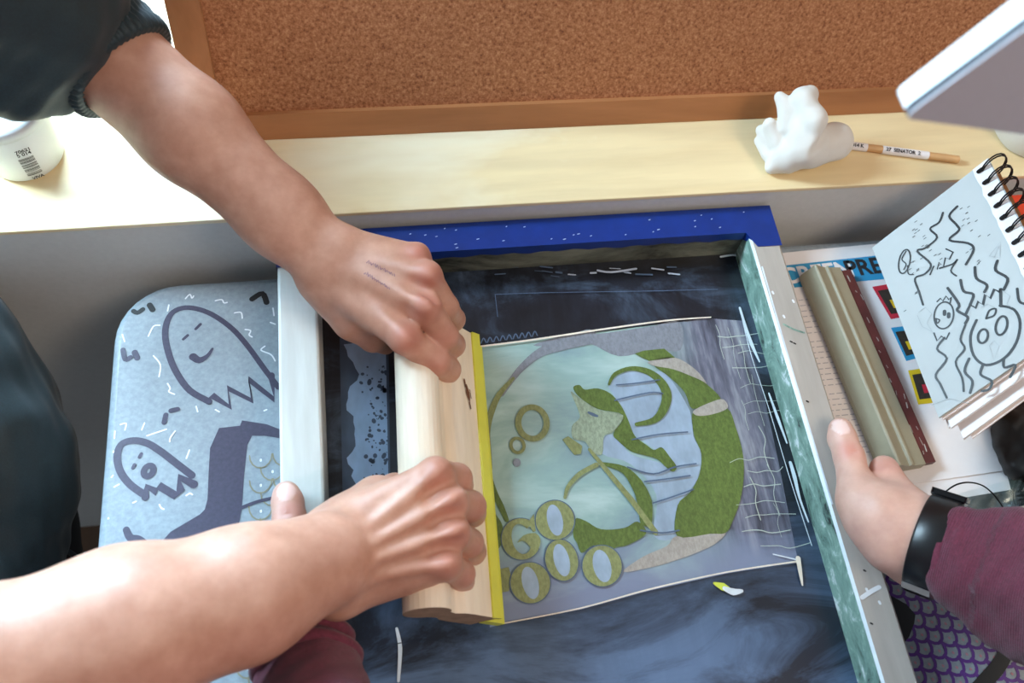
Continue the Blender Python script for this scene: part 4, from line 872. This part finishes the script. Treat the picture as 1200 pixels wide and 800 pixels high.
# jacket
cuff = J(143, 66, .699); Es = J(10, -20, .655); c_ax = nrm(Mid1 - E1)
dj = sinnoise(.006, 26, 5); dj2 = sinnoise(.0016, 90, 6)
J_ = [cap(J(46, 10, .692), Es, .044, .066, .03), cap(Es, Sh1, .085, .095, .05), cap(J(56, 62, .694), J(8, 38, .660), .029, .055, .02), cap(J(70, 112, .676), J(52, 96, .672), .011, .022, .008), cap(J(24, 112, .650), J(-20, 80, .630), .019, .038, .02), cap(J(104, -16, .697), J(60, -50, .66), .026, .06, .02),
      cap(J(84, 29, .700), J(54, 14, .694), .034, .044, .008),
      cap(Sh1, Sh2, .12, .12, .06), cap(Sh2, J(-150, 840, .49), .085, .075, .05),
      cap(np.array([-.555, .25, 1.28]), np.array([-.515, .22, .85]), .135, .125, .08), cap(np.array([-.60, .10, 1.28]), np.array([-.575, .10, .82]), .14, .14, .08),
      cap(J(-62, 400, .74), J(-36, 520, .74), .045, .062, .03), cap(J(-36, 520, .74), J(-30, 650, .735), .062, .064, .03), cap(J(-120, 480, .74), J(-110, 700, .72), .10, .10, .06)]
def jfold(X):
    x, y, z = X[..., 0], X[..., 1], X[..., 2]
    g = np.clip((-.2 - x) * 8, 0, 1)
    return (.0045 * np.sin(46 * (.6 * x + .8 * y) + 2.2 * np.sin(7 * z + 9 * y)) + .0018 * np.sin(120 * (.5 * y - .6 * x) + 3 * np.sin(14 * z))).astype(np.float32)
organic('jacket', J_, .004, MT['jacket'], pA, lambda X: .5 * dj(X) + dj2(X) + jfold(X), label='dark teal jacket with a pushed-up sleeve')
# gathered cuff, ribbed, fitted round the forearm
def fit(ob, c, a, half, reach, n):
    V_ = np.empty(len(ob.data.vertices) * 3, np.float32); ob.data.vertices.foreach_get('co', V_); V_ = V_.reshape(-1, 3).astype(float)
    e_ = nrm(np.cross(a, UP)); g_ = np.cross(a, e_); q_ = V_ - c; q_ = q_[(np.abs(q_ @ a) < half) & (np.linalg.norm(q_, axis=1) < reach)]
    x_, y_ = q_ @ e_, q_ @ g_; mid = np.array([x_.max() + x_.min(), y_.max() + y_.min()]) / 2; x_ = x_ - mid[0]; y_ = y_ - mid[1]; an = np.arctan2(y_, x_); rr = np.hypot(x_, y_)
    R_ = np.array([max([.01] + list(rr[np.cos(an - 2 * math.pi * k / 48) > .985])) for k in range(48)]); R_ = (np.roll(R_, 1) + R_ + np.roll(R_, -1)) / 3
    return c + e_ * mid[0] + g_ * mid[1], e_, g_, np.interp(np.arange(n) / n * 48, np.arange(49), np.append(R_, R_[0]))
NC = 240; cc_, ce, cg, CR = fit(bodyA, J(140, 62, .699), c_ax, .019, .075, NC)
m = MB(); L = []
for t, dr in ((-.5, .000), (-.5, .004), (-.4, .0065), (-.2, .0075), (0, .006), (.2, .0072), (.4, .0060), (.5, .0035), (.5, -.002)):
    L.append([cc_ + c_ax * .034 * t + (ce * math.cos(2 * math.pi * k / NC) + cg * math.sin(2 * math.pi * k / NC)) * (CR[k] + dr - .001 + .0010 * math.sin(46 * 2 * math.pi * k / NC)) for k in range(NC)])
m.loft(L, 0, False); m.build('cuff', MT['jacket'], pA, label='elasticated dark cuff')
# drawstring at the hem, trousers and shoes
m = MB(); pts = [np.array(p) for p in (J(62, 628, .80), J(72, 640, .80), J(86, 650, .81), J(98, 660, .83), J(108, 672, .85))]; pts, _ = catmull(pts, [1] * 5, 4); m.tube(pts, .0024, 8); m.build('drawstring', MT['jacket'], pA, label='dark teal hem drawstring')
organic('trousers', [cap(J(30, 600, .99), J(42, 740, .97), .050, .058, .03), cap(J(42, 740, .97), (-.56, .10, .90), .058, .09, .05), cap((-.52, .24, .86), (-.50, .24, .08), .095, .060, .05), cap((-.60, .06, .86), (-.58, .04, .08), .095, .060, .05), cap((-.56, .15, .92), (-.56, .15, .84), .13, .13, .06)], .006, MT['trousers'], pA, sinnoise(.004, 30, 9))
for y in (.24, .04): organic('shoe', [cap((-.53, y, .045), (-.40, y - .01, .032), .045, .034, .03), cap((-.50, y, .07), (-.50, y, .10), .045, .045, .03)], .005, MT['strap'], pA)
# faded pen marks on the back of the far hand
from mathutils.bvhtree import BVHTree
bv = BVHTree.FromObject(bodyA, bpy.context.evaluated_depsgraph_get())
m = MB()
def onskin(u, v):
    r_ = nrm(ray(u, v)); hit = bv.ray_cast(Vector(EYE), Vector(r_)); return (np.array(hit[0]), np.array(hit[1])) if hit[0] else None
def pen(px, w_=.0008):
    H = [onskin(*p) for p in px]; H = [h for h in H if h]
    if len(H) > 1: m.ribbon([h[0] for h in H], w_, H[0][1], 0, .0004, 1)
def word(u0, v0, du, dv, n, h):
    x, y = u0, v0
    for i in range(n):
        a = [(x, y), (x + du * .3 + random.uniform(-1, 1), y + dv * .3 - h * random.uniform(.4, 1)), (x + du * .5, y + dv * .5 + random.uniform(-1, 1)), (x + du * .8, y + dv * .8 - h * random.uniform(.2, .9)), (x + du * .95, y + dv * .95)]
        pen(a); x += du; y += dv
word(430, 308, 5.5, 2.6, 6, 5); word(427, 321, 5, 3, 6, 5)
m.build('pen_marks', MT['hand_ink'], pA, label='faded handwriting on the back of the far hand')
# ---- person at the near edge: hands holding the frame, burgundy sweater
pB = empty('person', (.16, -.42, 0), 'person in a burgundy sweater and black watch steadying the frame with both hands', 'person')
W3 = at(1086, 636, .818); E3 = at(1340, 735, .905); Sh3 = np.array([.46, -.42, 1.30])
W4 = at(350, 742, .814); E4 = at(366, 1010, .88); Sh4 = np.array([-.12, -.44, 1.30])
n3 = vd(1040, 600)
Q = [cap(E3, at(1150, 662, .838), .040, .0275, .02), cap(at(1150, 662, .838), at(1088, 638, .819), .0275, .0250, .02, sq=(n3, .9)), cap(at(1088, 638, .819), at(1066, 626, .813), .0250, .0250, .02)]
Q += [cap(at(1078, 632, .819), at(1034, 602, .817), .0255, .0235, .016), cap(at(1070, 620, .814), at(1041, 563, .804), .020, .0135, .016), cap(at(1075, 640, .810), at(1042, 610, .795), .022, .020, .016), cap(at(1068, 655, .805), at(1035, 630, .797), .016, .015, .016),
      cap(at(1045, 625, .817), at(1006, 585, .8090), .0190, .0155, .014), cap(at(1040, 640, .815), at(1014, 610, .808), .0150, .0130, .014), cap(at(1006, 585, .8090), at(995, 535, .8025), .0152, .0112, .008), cap(at(995, 535, .8025), at(987, 514, .7995), .0118, .0112, .005), cap(at(987, 514, .7995), at(985, 503, .7985), .0112, .0098, .004)]
iM = at(1036, 550, .799)
Q += finger(iM, at(1050, 580, .778), at(1040, 598, .760), at(1030, 604, .757), (.0115, .0108, .0095, .0085), .008)
for a, b, c, d_, r_ in (((1048, 575, .792), (1062, 606, .772), (1050, 625, .758), (1040, 628, .756), .0105), ((1055, 600, .786), (1068, 632, .768), (1055, 648, .757), (1046, 650, .755), .0100), ((1060, 625, .782), (1070, 655, .765), (1058, 668, .756), (1050, 668, .754), .0088)):
    Q += finger(at(*a), at(*b), at(*c), at(*d_), (r_, r_ * .95, r_ * .88, r_ * .78), .008)
# left hand: the same grip mirrored
Q += [cap(E4, at(358, 850, .836), .040, .0285, .02), cap(at(358, 850, .836), at(350, 752, .8165), .0285, .0235, .02), cap(at(350, 752, .8165), at(338, 706, .8145), .0235, .0235, .016), cap(at(338, 706, .8145), at(341, 650, .8075), .0190, .0155, .014),
      cap(at(341, 650, .8075), at(339, 606, .8015), .0145, .0113, .008), cap(at(339, 606, .8015), at(337, 588, .7995), .0118, .0114, .005), cap(at(337, 588, .7995), at(335.5, 579, .7985), .0114, .0100, .004),
      cap(at(325, 720, .812), at(303, 660, .802), .018, .0135, .016), cap(at(318, 735, .806), at(296, 690, .796), .017, .014, .016)]
for a, b, c, d_, r_ in (((303, 660, .799), (288, 690, .778), (296, 706, .760), (303, 708, .757), .0112), ((298, 685, .792), (283, 712, .772), (292, 728, .758), (299, 730, .756), .0105), ((298, 710, .788), (284, 738, .768), (292, 752, .757), (298, 753, .755), .0098), ((302, 735, .784), (292, 762, .765), (299, 772, .756), (304, 772, .754), .0088)):
    Q += finger(at(*a), at(*b), at(*c), at(*d_), (r_, r_ * .95, r_ * .88, r_ * .78), .008)
Q += [cap(E3, Sh3, .046, .055, .02), cap(E4, Sh4, .046, .055, .02), cap(Sh3, Sh4, .07, .07, .04), cap((.15, -.45, 1.28), (.15, -.46, .95), .10, .10, .05)]
# thumb joint creases
for pc, q_ in (((at(994, 527, .8145)), (1, -.4)), ((at(339, 598, .814)), (1, .1))):
    s_ = nrm(np.array([1, .1, 0]))
    for dd in (-.0022, .0014): Q.append(cap(pc - s_ * .007 + np.array([0, dd, 0]), pc + s_ * .007 + np.array([0, dd, 0]), .0009, .0009, .0016, sub=True))
t3 = nrm(at(985, 503, .80) - at(990, 522, .80)); t4 = nrm(at(335.5, 579, .80) - at(338, 597, .80))
NL = [(at(984.5, 501, .8065), t3, UP, .0078, .0062), (at(336, 577, .807), t4, UP, .0078, .0066)]
redB = [(at(995, 528, .812), .010, .75), (at(339, 600, .812), .010, .6), (at(1036, 548, .81), .014, .5), (at(985, 506, .806), .010, .35), (at(336, 582, .806), .010, .35), (at(1010, 640, .81), .02, .25)]
bodyB = organic('body', Q, .0018, MT['skin_b'], pB, attrs={'red': spots(redB), 'nail': nails(NL)})
# sweater
def ribattr(segs, per):
    def f(P):
        best = np.full(len(P), 9.); out = np.zeros(len(P))
        for a, b in segs:
            a = np.array(a); b = np.array(b); ab = b - a; L_ = np.linalg.norm(ab); ab = ab / L_; q = P - a; t = np.clip(q @ ab, 0, L_); d_ = np.linalg.norm(q - t[:, None] * ab, axis=1)
            u_ = (q @ ab) * 2 * math.pi / per; m_ = d_ < best; best[m_] = d_[m_]; out[m_] = u_[m_]
        return out
    return f
s3 = at(1124, 656, .832); f3 = at(1170, 672, .848); a3 = nrm(s3 - f3)
X4 = at(366, 870, .838); s4 = at(361, 797, .8225)
dsw = sinnoise(.0030, 40, 12); dsw2 = sinnoise(.0012, 120, 13)
SW = [cap(s3 - a3 * .022, f3, .0335, .0350, .010), cap(f3, E3, .0370, .050, .02), cap(at(1112, 676, .832), at(1122, 694, .834), .0155, .016, .012), cap(at(1122, 690, .838), at(1170, 724, .846), .014, .022, .014),
      cap(at(1168, 622, .868), at(1160, 718, .846), .0165, .018, .010), cap(at(1198, 632, .880), at(1196, 732, .855), .020, .022, .010), cap(at(1128, 612, .852), at(1126, 680, .842), .013, .014, .010), cap(E3, Sh3, .062, .085, .04),
      cap(s4, X4, .0335, .038, .012), cap(X4, E4, .040, .050, .02), cap(E4, Sh4, .062, .085, .04), cap(Sh3, Sh4, .12, .12, .06), cap((.15, -.46, 1.28), (.15, -.48, .9), .19, .18, .08)]
organic('sweater', SW, .0030, MT['sweater'], pB, lambda X: dsw(X) + dsw2(X), attrs={'ribs': ribattr([(s3, f3), (f3, E3), (s4, X4), (X4, E4), (E3, Sh3), (E4, Sh4)], .0017)}, label='burgundy knitted sweater')
def roll(c, a, r_, tube_r, name, n=72):
    a = nrm(a); e_ = nrm(np.cross(a, UP)); g_ = np.cross(a, e_); m = MB()
    m.tube([c + (e_ * math.cos(2 * math.pi * j / n) + g_ * math.sin(2 * math.pi * j / n)) * r_ + a * .0015 * math.sin(3 * 2 * math.pi * j / n) for j in range(n)], tube_r, 10, closed=True)
    o_ = m.build(name, MT['sweater'], pB)
    return o_
roll(s3 + a3 * .006, a3, .0285, .0052, 'sleeve_cuff'); roll(s3 - a3 * .006, a3, .0325, .0052, 'sleeve_cuff'); roll(s4 + nrm(s4 - X4) * .027, s4 - X4, .0290, .0050, 'sleeve_cuff'); roll(s4 + nrm(s4 - X4) * .012, s4 - X4, .0330, .0050, 'sleeve_cuff')
organic('trousers', [cap((.06, -.48, .90), (.06, -.48, .06), .095, .06, .05), cap((.25, -.48, .90), (.25, -.48, .06), .095, .06, .05), cap((.15, -.48, .95), (.15, -.48, .9), .15, .15, .06)], .008, MT['trousers'], pB)
# watch
wa = nrm(at(1066, 628, .8135) - at(1125, 649, .830)); wc = at(1094, 638, .8205); e_ = nrm(np.cross(wa, n3)); g_ = -n3 + wa * (n3 @ wa); g_ = nrm(g_)
n = 48; VB = np.empty(len(bodyB.data.vertices) * 3, np.float32); bodyB.data.vertices.foreach_get('co', VB); VB = VB.reshape(-1, 3).astype(float)
q_ = VB - wc; q_ = q_[(np.abs(q_ @ wa) < .011) & (np.linalg.norm(q_, axis=1) < .055)]
mid = np.array([(q_ @ e_).max() + (q_ @ e_).min(), (q_ @ g_).max() + (q_ @ g_).min()]) / 2; wc = wc + e_ * mid[0] + g_ * mid[1]
xx = q_ @ e_ - mid[0]; yy = q_ @ g_ - mid[1]; an = np.arctan2(yy, xx); rr = np.hypot(xx, yy); WR = np.array([rr[np.cos(an - 2 * math.pi * k / n) > .985].max() for k in range(n)])
WR = (np.roll(WR, 1) + WR + np.roll(WR, -1)) / 3 + .0006
def wrad(a): return WR[int(round(a / (2 * math.pi) * n)) % n]
m = MB(); L = []
for t, dr in ((-.0105, -.0012), (-.0105, .0008), (-.009, .0016), (.009, .0016), (.0105, .0008), (.0105, -.0012)):
    L.append([wc + wa * t + (e_ * math.cos(2 * math.pi * k / n) + g_ * math.sin(2 * math.pi * k / n)) * (WR[k] + dr) for k in range(n)])
m.loft(L, 0, False); wt_ = m.build('wristwatch', MT['strap'], pB, label='black rubber wristwatch')
def wbox(ca, ha, hw, th, r0, mat, name, off=0):
    m = MB(); c = wc + (e_ * math.cos(ca) + g_ * math.sin(ca)) * (wrad(ca) + .0008); nn = nrm(e_ * math.cos(ca) + g_ * math.sin(ca)); tt = nrm(np.cross(wa, nn))
    q = [c + wa * (sx * ha) + tt * (sy * hw) + nn * r0 for sx, sy in ((-1, -1), (1, -1), (1, 1), (-1, 1))]; m.hexa(q, nn * th); return m.build(name, mat, wt_, .002, 3)
def side_of(u, v):   # angle on the strap closest to a pixel
    best = min((( (lambda q: (CX + F * q[0] / q[2] - u) ** 2 + (CY + F * q[1] / q[2] - v) ** 2)(M.T @ (wc + e_ * math.cos(t) * .031 + g_ * math.sin(t) * .029 - EYE))), t) for t in np.linspace(0, 2 * math.pi, 90)); return best[1]
wbox(side_of(1112, 585), .0125, .013, .006, .0005, MT['screen_glass'], 'watch_case'); wbox(side_of(1070, 675), .0100, .0035, .0026, .0002, MT['steel'], 'watch_buckle')
#@@LIGHT
# ================================================================== light and camera
def area(name, loc, target, sx, sy, power, col):
    l = bpy.data.lights.new(name, 'AREA'); l.shape = 'RECTANGLE'; l.size = sx; l.size_y = sy; l.energy = power; l.color = col
    o = bpy.data.objects.new(name, l); COL.objects.link(o); o.location = loc; o.rotation_euler = (Vector(target) - Vector(loc)).to_track_quat('-Z', 'Y').to_euler(); return o
area('window_daylight', (-.62, .98, 1.30), (-.35, .2, .85), .98, .85, 205, (.58, .82, 1.0))
area('ceiling_lamp', (1.0, -.5, 2.35), (.5, .3, .8), .7, .7, 13, (1.0, .80, .60))
w = bpy.data.worlds.new('room_daylight'); bpy.context.scene.world = w; w.use_nodes = True
w.node_tree.nodes['Background'].inputs[0].default_value = (.78, .89, 1.0, 1); w.node_tree.nodes['Background'].inputs[1].default_value = .34
cd = bpy.data.cameras.new('camera'); cam = bpy.data.objects.new('camera', cd); COL.objects.link(cam)
cd.sensor_fit = 'HORIZONTAL'; cd.sensor_width = 36; cd.lens = 36 * F / 1200; cd.clip_start = .02
R = Matrix(((M[0][0], -M[0][1], -M[0][2]), (M[1][0], -M[1][1], -M[1][2]), (M[2][0], -M[2][1], -M[2][2])))
cam.matrix_world = Matrix.Translation(Vector(EYE)) @ R.to_4x4()
cd.dof.use_dof = True; cd.dof.focus_distance = .78; cd.dof.aperture_fstop = 6.0
# sensor is 36 mm here, so the stop is scaled to the small lens' blur
sc = bpy.context.scene; sc.camera = cam
sc.view_settings.view_transform = 'Standard'; sc.view_settings.look = 'None'; sc.view_settings.gamma = 1; sc.view_settings.use_curve_mapping = False
sc.view_settings.exposure = 0.32
